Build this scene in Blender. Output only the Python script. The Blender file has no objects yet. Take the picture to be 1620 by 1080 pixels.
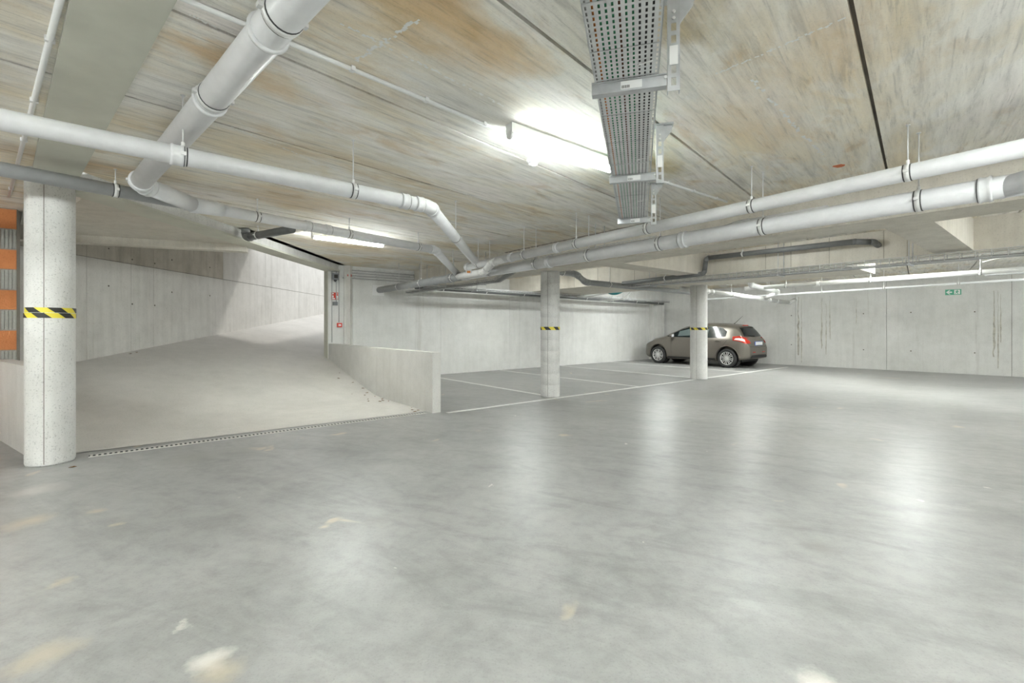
import bpy, math, random
from math import sin, cos, pi, radians, sqrt, atan2
from mathutils import Vector, Matrix
random.seed(7)

# ------------------------------------------------------------------ camera, sky, sun, exposure
scene = bpy.context.scene
H = 1.30                                   # eye height
FPX, CX, CY = 725.0, 810.0, 518.0          # focal length / principal point for a 1620x1080 frame
cam_d = bpy.data.cameras.new('camera')
cam_d.sensor_width = 36.0
cam_d.lens = 36.0 * FPX / 1620.0
cam_d.shift_y = -(540.0 - CY) / 1620.0
cam_d.clip_start = 0.02
cam = bpy.data.objects.new('camera', cam_d)
scene.collection.objects.link(cam)
cam.location = (0, 0, H)
cam.rotation_euler = (pi / 2, 0, 0)
scene.camera = cam

world = bpy.data.worlds.new('world')
scene.world = world
world.use_nodes = True
bg = world.node_tree.nodes['Background']
bg.inputs['Color'].default_value = (0.93, 0.97, 1.0, 1)
bg.inputs['Strength'].default_value = 0.42

sun_d = bpy.data.lights.new('sun', 'SUN')
sun_d.energy = 0.28
sun_d.angle = radians(5)
sun_d.color = (1.0, 0.97, 0.92)
sun = bpy.data.objects.new('sun', sun_d)
scene.collection.objects.link(sun)
sun.rotation_euler = Vector((-0.62, -0.62, -1.0)).to_track_quat('-Z', 'Y').to_euler()

vs = scene.view_settings
vs.view_transform = 'Standard'
vs.look = 'None'
vs.gamma = 1.0
vs.use_curve_mapping = False
vs.exposure = 2.05
LAMP = 50.0                                # radiance of every tube

# ------------------------------------------------------------------ frames of the place
CEIL = 2.80
AU = radians(51.1)                         # parking grid: u along the back wall, v towards it
SU, CU = sin(AU), cos(AU)
AP = radians(41.7)                         # plank grid: d along planks
SP, CP = sin(AP), cos(AP)


def Q(u, v, z=0.0):
    return Vector((SU * u - CU * v, CU * u + SU * v, z))


def uv(p):
    return (SU * p[0] + CU * p[1], -CU * p[0] + SU * p[1])


def D(s, t, z=0.0):                        # s across the planks, t along them
    return Vector((CP * s + SP * t, -SP * s + CP * t, z))


def G(px, py, z=0.0):                      # a measured point of the photo on a level plane
    y = FPX * (z - H) / (CY - py)
    return Vector(((px - CX) / FPX * y, y, z))


# ------------------------------------------------------------------ materials
MATS = {}


def new_mat(name):
    m = bpy.data.materials.new(name)
    m.use_nodes = True
    nt = m.node_tree
    b = nt.nodes['Principled BSDF']
    MATS[name] = m
    return m, nt, b


def N(nt, t, **kw):
    n = nt.nodes.new(t)
    for k, v in kw.items():
        setattr(n, k, v)
    return n


def noise(nt, vec, scale, detail=4, rough=0.55, dist=0.0):
    n = N(nt, 'ShaderNodeTexNoise')
    n.inputs['Scale'].default_value = scale
    n.inputs['Detail'].default_value = detail
    n.inputs['Roughness'].default_value = rough
    n.inputs['Distortion'].default_value = dist
    nt.links.new(vec, n.inputs['Vector'])
    return n.outputs['Fac']


def ramp(nt, fac, stops):
    r = N(nt, 'ShaderNodeValToRGB')
    e = r.color_ramp.elements
    while len(e) < len(stops):
        e.new(0.5)
    for i, (p, c) in enumerate(stops):
        e[i].position = p
        e[i].color = (c, c, c, 1) if isinstance(c, (int, float)) else (*c, 1)
    nt.links.new(fac, r.inputs['Fac'])
    return r.outputs['Color']


def mix(nt, fac, a, b, mode='MIX'):
    n = N(nt, 'ShaderNodeMixRGB', blend_type=mode)
    for s, v in ((n.inputs['Fac'], fac), (n.inputs['Color1'], a), (n.inputs['Color2'], b)):
        if isinstance(v, (int, float)):
            s.default_value = v
        elif isinstance(v, tuple):
            s.default_value = (*v, 1)
        else:
            nt.links.new(v, s)
    return n.outputs['Color']


def mapped(nt, rotz=0.0, scale=(1, 1, 1)):
    g = N(nt, 'ShaderNodeNewGeometry')
    m = N(nt, 'ShaderNodeMapping')
    m.vector_type = 'POINT'
    r = N(nt, 'ShaderNodeVectorRotate', rotation_type='Z_AXIS')
    r.inputs['Angle'].default_value = rotz
    nt.links.new(g.outputs['Position'], r.inputs['Vector'])
    nt.links.new(r.outputs['Vector'], m.inputs['Vector'])
    m.inputs['Scale'].default_value = scale
    return m.outputs['Vector']


def bump(nt, b, h, strength, dist=0.01):
    n = N(nt, 'ShaderNodeBump')
    n.inputs['Strength'].default_value = strength
    n.inputs['Distance'].default_value = dist
    nt.links.new(h, n.inputs['Height'])
    nt.links.new(n.outputs['Normal'], b.inputs['Normal'])


def concrete(name, light, dark, rough=0.8, streak=0.5, bstr=0.25, stain=0.0, pores=0.5, specular=0.3):
    m, nt, b = new_mat(name)
    p = mapped(nt)
    big = noise(nt, p, 0.9, 5, 0.6, 0.4)
    mid = noise(nt, p, 5.0, 6, 0.62)
    fine = noise(nt, p, 70.0, 3, 0.6)
    st = noise(nt, mapped(nt, 0, (5, 5, 0.35)), 1.6, 6, 0.62)
    c = ramp(nt, big, [(0.32, dark), (0.62, light)])
    c = mix(nt, 0.35, c, ramp(nt, mid, [(0.35, dark), (0.6, light)]))
    c = mix(nt, streak, c, mix(nt, 1.0, c, ramp(nt, st, [(0.36, 0.72), (0.56, 1.0)]), 'MULTIPLY'))
    c = mix(nt, pores, c, mix(nt, 1.0, c, ramp(nt, fine, [(0.30, 0.62), (0.44, 1.0)]), 'MULTIPLY'))
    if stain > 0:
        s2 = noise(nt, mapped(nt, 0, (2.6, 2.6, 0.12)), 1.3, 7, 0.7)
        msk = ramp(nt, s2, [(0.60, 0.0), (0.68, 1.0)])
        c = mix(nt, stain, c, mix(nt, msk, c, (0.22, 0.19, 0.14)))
    nt.links.new(c, b.inputs['Base Color'])
    b.inputs['Roughness'].default_value = rough
    b.inputs['Specular IOR Level'].default_value = specular
    bump(nt, b, fine, bstr, 0.004)
    return m


def plain(name, col, rough=0.5, metal=0.0, spec=0.5, var=0.0, scale=20):
    m, nt, b = new_mat(name)
    b.inputs['Roughness'].default_value = rough
    b.inputs['Metallic'].default_value = metal
    b.inputs['Specular IOR Level'].default_value = spec
    f = noise(nt, mapped(nt), scale, 4)
    k = max(var, 0.02)
    c = ramp(nt, f, [(0.3, tuple(x * (1 - k) for x in col)), (0.7, tuple(min(1, x * (1 + k)) for x in col))])
    nt.links.new(c, b.inputs['Base Color'])
    return m


def emit(name, col, strength):
    m, nt, b = new_mat(name)
    b.inputs['Base Color'].default_value = (*col, 1)
    b.inputs['Emission Color'].default_value = (*col, 1)
    b.inputs['Emission Strength'].default_value = strength
    return m


concrete('wall', (0.76, 0.76, 0.74), (0.64, 0.64, 0.615), 0.85, 0.18, 0.2, 0.2)
concrete('ramp_wall', (0.72, 0.705, 0.67), (0.60, 0.585, 0.55), 0.85, 0.3, 0.25, 0.35)
concrete('ramp_wall_top', (0.60, 0.565, 0.50), (0.44, 0.405, 0.34), 0.85, 0.6, 0.25, 0.8)  # dirty brown upper panels, tone also darkened partly for shade
concrete('low_wall', (0.68, 0.67, 0.64), (0.58, 0.57, 0.54), 0.85, 0.18, 0.2, 0.1)
concrete('column', (0.78, 0.775, 0.755), (0.64, 0.635, 0.61), 0.85, 0.35, 0.4, 0.0, 0.9)
concrete('beam', (0.72, 0.685, 0.615), (0.60, 0.56, 0.485), 0.85, 0.3, 0.2)
concrete('ramp', (0.64, 0.62, 0.585), (0.54, 0.525, 0.495), 0.8, 0.0, 0.5, 0.0, 0.6)
concrete('joint', (0.22, 0.20, 0.17), (0.12, 0.11, 0.09), 0.95, 0.2)
plain('grey_pipe', (0.73, 0.735, 0.745), 0.32, 0, 0.5, 0.05, 9)
plain('tray_wire', (0.50, 0.505, 0.505), 0.45, 0.3, 0.5, 0.1, 14)
plain('tray_cable', (0.20, 0.20, 0.195), 0.5)
plain('mid_pipe', (0.36, 0.37, 0.375), 0.32, 0, 0.5, 0.06, 9)
plain('dark_pipe', (0.16, 0.165, 0.165), 0.4, 0, 0.5, 0.08, 9)
plain('white_pipe', (0.74, 0.74, 0.73), 0.35, 0, 0.5, 0.03, 9)
plain('stain', (0.47, 0.455, 0.40), 0.9, 0, 0.1, 0.35, 8)
plain('form_line', (0.40, 0.37, 0.31), 0.9)
plain('plaster', (0.86, 0.855, 0.83), 0.95, 0, 0.1, 0.08, 30)
plain('rubber', (0.05, 0.05, 0.05), 0.7)
plain('zinc', (0.55, 0.56, 0.57), 0.42, 0.5, 0.5, 0.12, 14)
plain('zinc_tray', (0.66, 0.67, 0.67), 0.5, 0.15, 0.5, 0.08, 14)
plain('zinc_white', (0.75, 0.75, 0.74), 0.45, 0.25, 0.5, 0.05, 14)
plain('steel_olive', (0.60, 0.60, 0.52), 0.6, 0.0, 0.35, 0.07, 3)
plain('white_plastic', (0.80, 0.80, 0.79), 0.4)
plain('paint_orange', (0.62, 0.17, 0.06), 0.8)
plain('yellow', (0.83, 0.70, 0.06), 0.45)
plain('black', (0.025, 0.025, 0.022), 0.5)
plain('red', (0.62, 0.05, 0.03), 0.4)
plain('sign_white', (0.85, 0.85, 0.84), 0.5)
plain('sign_green', (0.10, 0.42, 0.27), 0.5)
plain('dark_box', (0.05, 0.055, 0.06), 0.5)
plain('grey_box', (0.22, 0.23, 0.24), 0.5)
plain('cable_green', (0.04, 0.30, 0.14), 0.5)
plain('cable_orange', (0.75, 0.26, 0.05), 0.5)
plain('cable_grey', (0.45, 0.45, 0.44), 0.5)
plain('cable_brown', (0.16, 0.06, 0.03), 0.5)
plain('cable_black', (0.03, 0.03, 0.03), 0.5)
plain('cable_teal', (0.03, 0.22, 0.24), 0.5)
plain('leaf', (0.19, 0.10, 0.03), 0.8, 0, 0.2, 0.4, 60)
plain('twig', (0.11, 0.08, 0.04), 0.9)
plain('line_paint', (0.72, 0.72, 0.70), 0.6, 0, 0.4, 0.10, 25)
plain('grate', (0.52, 0.51, 0.48), 0.6, 0.1, 0.5, 0.15, 30)
plain('drain_dark', (0.03, 0.03, 0.03), 0.9)
concrete('clay_block', (0.56, 0.22, 0.085), (0.44, 0.16, 0.06), 0.9, 0.3, 0.6)
concrete('grey_block', (0.40, 0.40, 0.37), (0.27, 0.27, 0.24), 0.9, 0.6, 0.6, 0.2)
concrete('mortar', (0.34, 0.31, 0.27), (0.24, 0.22, 0.19), 0.95, 0.1, 0.5)
# car
plain('car_paint', (0.185, 0.168, 0.145), 0.30, 0.55, 0.5, 0.02, 3)
plain('car_glass', (0.010, 0.014, 0.015), 0.10, 0, 0.3)
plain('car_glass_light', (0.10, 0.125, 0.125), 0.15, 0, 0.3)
plain('car_black', (0.02, 0.02, 0.02), 0.55)
plain('tyre', (0.025, 0.025, 0.025), 0.75)
plain('alloy', (0.68, 0.68, 0.68), 0.3, 0.7)
plain('tail_red', (0.50, 0.03, 0.015), 0.25)
plain('tail_clear', (0.80, 0.72, 0.70), 0.2)
plain('headlamp', (0.72, 0.74, 0.76), 0.15)
plain('plate_blue', (0.05, 0.10, 0.35), 0.4)
emit('tube', (0.955, 1.0, 0.98), LAMP)
emit('tube_half', (0.955, 1.0, 0.98), LAMP * 0.7)
emit('tube_soft', (0.955, 1.0, 0.98), LAMP * 0.34)
emit('exit_glow', (0.35, 1.0, 0.6), 2.0)


def stains(nt, c, spots, wobble, rz=0.0, scl=(1, 1, 1), nscale=2.2):
    p = mapped(nt, rz, scl)
    n = N(nt, 'ShaderNodeTexNoise')
    n.inputs['Scale'].default_value = nscale
    n.inputs['Detail'].default_value = 7
    n.inputs['Roughness'].default_value = 0.68
    nt.links.new(p, n.inputs['Vector'])
    a = N(nt, 'ShaderNodeVectorMath', operation='SUBTRACT')
    nt.links.new(n.outputs['Color'], a.inputs[0])
    a.inputs[1].default_value = (0.5, 0.5, 0.5)
    m = N(nt, 'ShaderNodeVectorMath', operation='MULTIPLY_ADD')
    nt.links.new(a.outputs[0], m.inputs[0])
    m.inputs[1].default_value = (wobble, wobble, wobble)
    nt.links.new(p, m.inputs[2])
    for (pt, r, col, k) in spots:
        v = Vector((pt.x, pt.y, pt.z))
        v.rotate(Matrix.Rotation(rz, 3, 'Z'))
        d = N(nt, 'ShaderNodeVectorMath', operation='DISTANCE')
        nt.links.new(m.outputs[0], d.inputs[0])
        d.inputs[1].default_value = (v.x * scl[0], v.y * scl[1], v.z * scl[2])
        mr = N(nt, 'ShaderNodeMapRange')
        mr.inputs['From Min'].default_value = r
        mr.inputs['From Max'].default_value = r * 0.25
        mr.inputs['To Min'].default_value = 0.0
        mr.inputs['To Max'].default_value = k
        nt.links.new(d.outputs['Value'], mr.inputs['Value'])
        c = mix(nt, mr.outputs['Result'], c, col)
    return c


def floor_mat():
    m, nt, b = new_mat('floor')
    p = mapped(nt)
    big = noise(nt, p, 0.45, 6, 0.6, 0.6)
    mid = noise(nt, p, 1.9, 7, 0.66, 0.8)
    swirl = noise(nt, mapped(nt, radians(25), (1.0, 3.2, 1)), 1.1, 7, 0.66, 1.2)
    fine = noise(nt, p, 90, 3, 0.6)
    c = ramp(nt, big, [(0.30, (0.275, 0.277, 0.271)), (0.66, (0.36, 0.361, 0.352))])
    c = mix(nt, 0.5, c, mix(nt, 1.0, c, ramp(nt, mid, [(0.34, 0.72), (0.52, 1.0), (0.68, 1.12)]), 'MULTIPLY'))
    c = mix(nt, 0.5, c, mix(nt, 1.0, c, ramp(nt, swirl, [(0.34, 0.66), (0.52, 1.0)]), 'MULTIPLY'))
    c = mix(nt, 0.45, c, mix(nt, 1.0, c, ramp(nt, fine, [(0.30, 0.70), (0.46, 1.0)]), 'MULTIPLY'))
    mot = noise(nt, p, 9.0, 8, 0.72)
    c = mix(nt, 0.5, c, mix(nt, 1.0, c, ramp(nt, mot, [(0.36, 0.78), (0.52, 1.0), (0.66, 1.10)]), 'MULTIPLY'))
    st = noise(nt, mapped(nt, 0.6, (1.5, 1.5, 1)), 1.15, 3, 0.5, 0.6)
    c = mix(nt, ramp(nt, st, [(0.685, 0.0), (0.73, 0.55)]), c, (0.60, 0.51, 0.37))
    st2 = noise(nt, mapped(nt, 1.9, (2.4, 2.4, 1)), 1.7, 4, 0.55, 0.4)
    c = mix(nt, ramp(nt, st2, [(0.73, 0.0), (0.755, 0.6)]), c, (0.70, 0.67, 0.62))
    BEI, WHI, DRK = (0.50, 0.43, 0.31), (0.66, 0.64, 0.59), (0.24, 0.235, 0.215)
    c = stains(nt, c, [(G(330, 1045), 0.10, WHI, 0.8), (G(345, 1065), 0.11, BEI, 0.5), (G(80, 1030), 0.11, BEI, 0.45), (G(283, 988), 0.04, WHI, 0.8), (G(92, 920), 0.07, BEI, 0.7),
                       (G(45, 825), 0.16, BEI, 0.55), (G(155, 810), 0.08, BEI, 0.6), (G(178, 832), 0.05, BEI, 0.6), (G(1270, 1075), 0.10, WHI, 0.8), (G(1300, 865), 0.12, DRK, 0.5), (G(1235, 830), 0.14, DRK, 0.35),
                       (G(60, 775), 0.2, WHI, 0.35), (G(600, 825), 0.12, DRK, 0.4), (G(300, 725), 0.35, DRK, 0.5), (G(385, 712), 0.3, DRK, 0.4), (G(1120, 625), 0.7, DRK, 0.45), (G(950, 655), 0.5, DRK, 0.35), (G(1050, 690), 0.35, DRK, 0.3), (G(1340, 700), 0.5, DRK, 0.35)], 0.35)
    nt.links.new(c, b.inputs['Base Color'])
    r = ramp(nt, mid, [(0.3, 0.33), (0.7, 0.40)])
    nt.links.new(r, b.inputs['Roughness'])
    b.inputs['Specular IOR Level'].default_value = 0.32
    wob = noise(nt, p, 14, 3, 0.5)
    bump(nt, b, wob, 0.06, 0.003)


def ceiling_mat():
    m, nt, b = new_mat('plank')
    rz = AP - pi / 2                        # x axis along the planks
    rz = -(pi / 2 - AP)
    grain = noise(nt, mapped(nt, rz, (1.1, 11, 1)), 1.5, 8, 0.68, 0.5)
    grain2 = noise(nt, mapped(nt, rz, (2.2, 34, 1)), 1.4, 6, 0.68, 0.3)
    patch = noise(nt, mapped(nt, rz, (0.55, 1.1, 1)), 0.95, 5, 0.6, 0.7)
    patch2 = noise(nt, mapped(nt, rz, (0.9, 2.0, 1)), 1.7, 6, 0.65, 0.5)
    white = noise(nt, mapped(nt, rz, (0.8, 1.7, 1)), 1.35, 5, 0.6, 0.8)
    fine = noise(nt, mapped(nt), 75, 3, 0.6)
    c = ramp(nt, patch, [(0.30, (0.93, 0.885, 0.855)), (0.46, (0.86, 0.835, 0.765)), (0.62, (0.80, 0.72, 0.57))])
    c = mix(nt, ramp(nt, patch2, [(0.54, 0.0), (0.70, 0.5)]), c, (0.57, 0.40, 0.20))
    c = mix(nt, ramp(nt, white, [(0.52, 0.0), (0.68, 0.75)]), c, (0.90, 0.89, 0.86))
    RUST, OLV, GRY, PAL = (0.64, 0.43, 0.20), (0.46, 0.35, 0.14), (0.76, 0.76, 0.74), (0.86, 0.855, 0.83)
    C_ = CEIL
    c = stains(nt, c, [(G(640, 15, C_), 0.45, RUST, 0.5), (G(700, 45, C_), 0.35, RUST, 0.42), (G(1085, 15, C_), 0.30, OLV, 0.65), (G(360, 105, C_), 0.30, RUST, 0.55), (G(310, 70, C_), 0.2, RUST, 0.5),
                       (G(150, 265, C_), 0.45, RUST, 0.5), (G(480, 320, C_), 0.55, RUST, 0.4), (G(560, 390, C_), 0.8, RUST, 0.35), (G(780, 185, C_), 0.7, GRY, 0.7), (G(900, 250, C_), 0.6, GRY, 0.7),
                       (G(1050, 265, C_), 0.3, OLV, 0.6), (G(1180, 190, C_), 0.45, RUST, 0.35), (G(1290, 90, C_), 0.4, RUST, 0.3), (G(1500, 120, C_), 0.6, PAL, 0.5), (G(250, 150, C_), 0.4, PAL, 0.6), (G(60, 120, C_), 0.5, PAL, 0.4),
                       (G(600, 20, C_), 0.2, OLV, 0.3), (G(1000, 340, C_), 0.9, GRY, 0.5)], 1.0, rz, (0.55, 1.0, 1.0), 1.9)
    c = mix(nt, 0.75, c, mix(nt, 1.0, c, ramp(nt, grain, [(0.33, 0.70), (0.47, 1.0), (0.64, 1.16)]), 'MULTIPLY'))
    c = mix(nt, 0.6, c, mix(nt, 1.0, c, ramp(nt, grain2, [(0.34, 0.66), (0.44, 1.0)]), 'MULTIPLY'))
    c = mix(nt, 0.4, c, mix(nt, 1.0, c, ramp(nt, fine, [(0.30, 0.70), (0.45, 1.0)]), 'MULTIPLY'))
    nt.links.new(c, b.inputs['Base Color'])
    b.inputs['Roughness'].default_value = 0.9
    b.inputs['Specular IOR Level'].default_value = 0.2
    bump(nt, b, grain2, 0.35, 0.006)


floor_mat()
ceiling_mat()

# ------------------------------------------------------------------ mesh building
COL = scene.collection
ORIGIN = {}


class MB:
    def __init__(self):
        self.v, self.f, self.s = [], [], []

    def add(self, verts, faces, smooth=False):
        o = len(self.v)
        self.v += [Vector(p) for p in verts]
        self.f += [tuple(i + o for i in fc) for fc in faces]
        self.s += [smooth] * len(faces)
        return self

    def box(self, c, size, ax=(1, 0, 0), up=(0, 0, 1)):
        c = Vector(c)
        a = Vector(ax).normalized()
        u_ = Vector(up)
        b_ = u_.cross(a).normalized()
        u_ = a.cross(b_)
        hx, hy, hz = [x / 2 for x in size]
        vs_ = [c + a * (sx * hx) + b_ * (sy * hy) + u_ * (sz * hz) for sz in (-1, 1) for sy in (-1, 1) for sx in (-1, 1)]
        self.add(vs_, [(0, 2, 3, 1), (4, 5, 7, 6), (0, 1, 5, 4), (2, 6, 7, 3), (0, 4, 6, 2), (1, 3, 7, 5)])
        return self

    def prism(self, poly, z0, z1):
        a = sum(poly[i][0] * poly[(i + 1) % len(poly)][1] - poly[(i + 1) % len(poly)][0] * poly[i][1] for i in range(len(poly)))
        if a < 0:
            poly = list(reversed(poly))
        n = len(poly)
        self.add([(p[0], p[1], z0) for p in poly] + [(p[0], p[1], z1) for p in poly],
                 [tuple(reversed(range(n))), tuple(range(n, 2 * n))] + [(i, (i + 1) % n, n + (i + 1) % n, n + i) for i in range(n)])
        return self

    def revolve(self, p, axis, prof, seg=24, smooth=True):
        p = Vector(p)
        a = Vector(axis).normalized()
        t = Vector((0, 0, 1)) if abs(a.z) < 0.9 else Vector((1, 0, 0))
        x = a.cross(t).normalized()
        y = a.cross(x)
        vs_, fs = [], []
        n = len(prof)
        for (h, r) in prof:
            for k in range(seg):
                g = 2 * pi * k / seg
                vs_.append(p + a * h + (x * cos(g) + y * sin(g)) * r)
        for i in range(n - 1):
            for k in range(seg):
                k2 = (k + 1) % seg
                fs.append((i * seg + k, i * seg + k2, (i + 1) * seg + k2, (i + 1) * seg + k))
        self.add(vs_, fs, smooth)
        o = len(self.v) - len(vs_)
        self.f += [tuple(reversed([o + k for k in range(seg)])), tuple(o + (n - 1) * seg + k for k in range(seg))]
        self.s += [False, False]
        return self

    def tube(self, pts, r, seg=18, caps=True):
        pts = [Vector(p) for p in pts]
        n = len(pts)
        tang = []
        for i in range(n):
            if i == 0:
                t = pts[1] - pts[0]
            elif i == n - 1:
                t = pts[-1] - pts[-2]
            else:
                t = (pts[i + 1] - pts[i]).normalized() + (pts[i] - pts[i - 1]).normalized()
            tang.append(t.normalized())
        t0 = tang[0]
        x = t0.cross(Vector((0, 0, 1)) if abs(t0.z) < 0.9 else Vector((1, 0, 0))).normalized()
        vs_, fs = [], []
        for i in range(n):
            if i:
                q = tang[i - 1].rotation_difference(tang[i])
                x = (q @ x)
            x = (x - tang[i] * x.dot(tang[i])).normalized()
            y = tang[i].cross(x)
            rr = r[i] if isinstance(r, (list, tuple)) else r
            for k in range(seg):
                g = 2 * pi * k / seg
                vs_.append(pts[i] + (x * cos(g) + y * sin(g)) * rr)
        for i in range(n - 1):
            for k in range(seg):
                k2 = (k + 1) % seg
                fs.append((i * seg + k, i * seg + k2, (i + 1) * seg + k2, (i + 1) * seg + k))
        o = len(self.v)
        self.add(vs_, fs, True)
        if caps:
            self.f += [tuple(reversed([o + k for k in range(seg)])), tuple(o + (n - 1) * seg + k for k in range(seg))]
            self.s += [False, False]
        return self


def obj(name, mb, mat, parent=None, label=None):
    base = Vector((0, 0, 0))
    if parent is not None:
        base = ORIGIN[parent.name]
    elif mb.v:
        n = len(mb.v)
        base = Vector((sum(p.x for p in mb.v) / n, sum(p.y for p in mb.v) / n, min(p.z for p in mb.v)))
    me = bpy.data.meshes.new(name)
    me.from_pydata([p - base for p in mb.v], [], mb.f)
    me.polygons.foreach_set('use_smooth', mb.s)
    me.materials.append(MATS[mat])
    me.update()
    o = bpy.data.objects.new(name, me)
    COL.objects.link(o)
    if parent is not None:
        o.parent = parent
    else:
        o.location = base
    ORIGIN[o.name] = base
    if label:
        o['label'] = label
    return o


def tag(o, label, cat, group=None):
    o['label'] = label
    o['category'] = cat
    if group:
        o['group'] = group
    return o


def thing(name, loc, label, cat, group=None):
    o = bpy.data.objects.new(name, None)
    o.empty_display_size = 0.1
    COL.objects.link(o)
    o.location = loc
    ORIGIN[o.name] = Vector(loc)
    return tag(o, label, cat, group)


def struct(name, mb, mat, label=None):
    o = obj(name, mb, mat)
    o['kind'] = 'structure'
    if label:
        o['label'] = label
    return o


def clip(poly, a, b, c):                    # keep a*x+b*y >= c
    out = []
    for i in range(len(poly)):
        p, q = poly[i], poly[(i + 1) % len(poly)]
        dp, dq = a * p[0] + b * p[1] - c, a * q[0] + b * q[1] - c
        if dp >= 0:
            out.append(p)
        if (dp >= 0) != (dq >= 0):
            k = dp / (dp - dq)
            out.append((p[0] + (q[0] - p[0]) * k, p[1] + (q[1] - p[1]) * k))
    return out


# right wall line
RW0 = Vector((11.5, 14.07, 0))
AW = radians(43.9)
WD = Vector((sin(AW), -cos(AW), 0))         # towards the near right
WN = Vector((cos(AW), sin(AW), 0))          # outwards


def RW(k, z=0.0, off=0.0):
    p = RW0 + WD * k - WN * off
    return Vector((p.x, p.y, z))


def rw_px(px):
    r = (px - CX) / FPX
    return (r * RW0.y - RW0.x) / (WD.x - r * WD.y)


V_BACK = 11.15

# ------------------------------------------------------------------ floor
fb = [(-6.4, -7), (17.2, -7), (17.2, 26), (-6.4, 26)]
fl = clip([(-12.1, -7), (-6.4, -7), (-6.4, 8), (-12.1, 8)], 0.60, -0.80, 0.60 * -6.27 - 0.80 * 5.80 - 0.15)
fb = clip(fb, CU, -SU, -(V_BACK + 0.3))     # v <= back wall
fb = clip(fb, -WN.x, -WN.y, -(WN.dot(RW0) + 0.2))
struct('floor', MB().prism(fb, -0.15, 0.0).prism(fl, -0.15, 0.0), 'floor', 'polished grey concrete floor of the garage')


# ramp: a rising sheet of concrete behind the drain
def ramp_h(x, y):
    q = 0.53 - 0.178 * (x + 4.26) + 0.11 * (y - 10.7)
    h = 0.5 * (q + sqrt(q * q + 0.05 ** 2))
    v = -CU * x + SU * y
    k = min(1, max(0, (v - 6.37) / 0.6))
    return 0.004 + h * k * k * (3 - 2 * k)


mb = MB()
NU, NV = 40, 70
US = [-4.2 + (3.42 + 4.2) * i / NU for i in range(NU + 1)]
rv, idx = [], {}


def ramp_pt(i, j):
    # rows run from the drain to the far top, squeezed between ramp wall and right edge
    f = i / NU
    t = j / NV
    if t < 0.5:
        k = t / 0.5
        right = Q(3.425, 6.37 + k * (V_BACK + 0.1 - 6.37))
        left0, left1 = Vector((-4.62, 4.66, 0)), Vector((-7.25, 8.2, 0))
        mid = Vector((-6.5, 5.86, 0))
        mid2 = Vector((-7.25, 6.55, 0))
        left = left0.lerp(mid, k / 0.4) if k < 0.4 else (mid.lerp(mid2, (k - 0.4) / 0.2) if k < 0.6 else mid2.lerp(left1, (k - 0.6) / 0.4))
    else:
        k = (t - 0.5) / 0.5
        right = Vector((-4.3, 10.94, 0)).lerp(Vector((-3.9, 22, 0)), k)
        left = Vector((-7.25, 8.2, 0)).lerp(Vector((-7.25, 22, 0)), k)
    p = left.lerp(right, f)
    return Vector((p.x, p.y, ramp_h(p.x, p.y)))


for j in range(NV + 1):
    for i in range(NU + 1):
        rv.append(ramp_pt(i, j))
mb.add(rv, [(j * (NU + 1) + i, j * (NU + 1) + i + 1, (j + 1) * (NU + 1) + i + 1, (j + 1) * (NU + 1) + i) for j in range(NV) for i in range(NU)], True)
ro = struct('floor_ramp', mb, 'ramp', 'rough brushed concrete ramp rising behind the drain')

# ------------------------------------------------------------------ ceiling of hollow-core planks
def ceil_main(poly):
    poly = clip(poly, SP, CP, 0.53)
    if poly:
        poly = clip(poly, 1, 0, -4.14)
    if poly:
        poly = clip(poly, CU, -SU, -(V_BACK + 0.25))
    if poly:
        poly = clip(poly, -WN.x, -WN.y, -(WN.dot(RW0) + 0.2))
    if poly:
        poly = clip(poly, 0, 1, -7.0)
    if poly:
        poly = clip(poly, -1, 0, -17.1)
    return poly


def ceil_left(poly):
    poly = clip(poly, -SP, -CP, -0.22)
    if poly:
        poly = clip(poly, 1, 0, -12.1)
    if poly:
        poly = clip(poly, 0.60, -0.80, 0.60 * -6.27 - 0.80 * 5.80 - 0.15)
    if poly:
        poly = clip(poly, 0, 1, -7.0)
    if poly:
        poly = clip(poly, -1, 0, -17.1)
    return poly


BIG = [(-40, -40), (40, -40), (40, 40), (-40, 40)]
ceil = struct('ceiling', MB().prism(ceil_main(BIG), CEIL + 0.03, CEIL + 0.2).prism(ceil_left(BIG), CEIL + 0.03, CEIL + 0.2), 'joint', 'ceiling of stained concrete planks')
for k in range(-24, 24):
    s0, s1 = -0.24 + 1.2 * k, -0.24 + 1.2 * (k + 1)
    g = 0.011
    strip = [D(s0 + g, -60), D(s1 - g, -60), D(s1 - g, 60), D(s0 + g, 60)]
    strip = [(p.x, p.y) for p in strip]
    for fn in (ceil_main, ceil_left):
        pl = fn(strip)
        if pl and len(pl) >= 3:
            a = abs(sum(pl[i][0] * pl[(i + 1) % len(pl)][1] - pl[(i + 1) % len(pl)][0] * pl[i][1] for i in range(len(pl)))) / 2
            if a > 0.004:
                obj('plank', MB().prism(pl, CEIL, CEIL + 0.08), 'plank', ceil)

random.seed(9)


def streak(a_, b_, w, n=60):
    d_ = (b_ - a_).normalized()
    n_ = Vector((-d_.y, d_.x, 0))
    mb_ = MB()
    for q in range(n):
        if random.random() < 0.22:
            continue
        p0_, p1_ = a_.lerp(b_, q / n), a_.lerp(b_, (q + 1.1) / n)
        w0, w1 = w * random.uniform(0.2, 1), w * random.uniform(0.2, 1)
        o_ = n_ * w * random.uniform(-0.35, 0.35)
        zz = Vector((0, 0, -0.0015))
        mb_.add([p0_ - n_ * w0 / 2 + o_ + zz, p0_ + n_ * w0 / 2 + o_ + zz, p1_ + n_ * w1 / 2 + o_ + zz, p1_ - n_ * w1 / 2 + o_ + zz], [(3, 2, 1, 0)])
    obj('plaster_streak', mb_, 'plaster', ceil)


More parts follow.
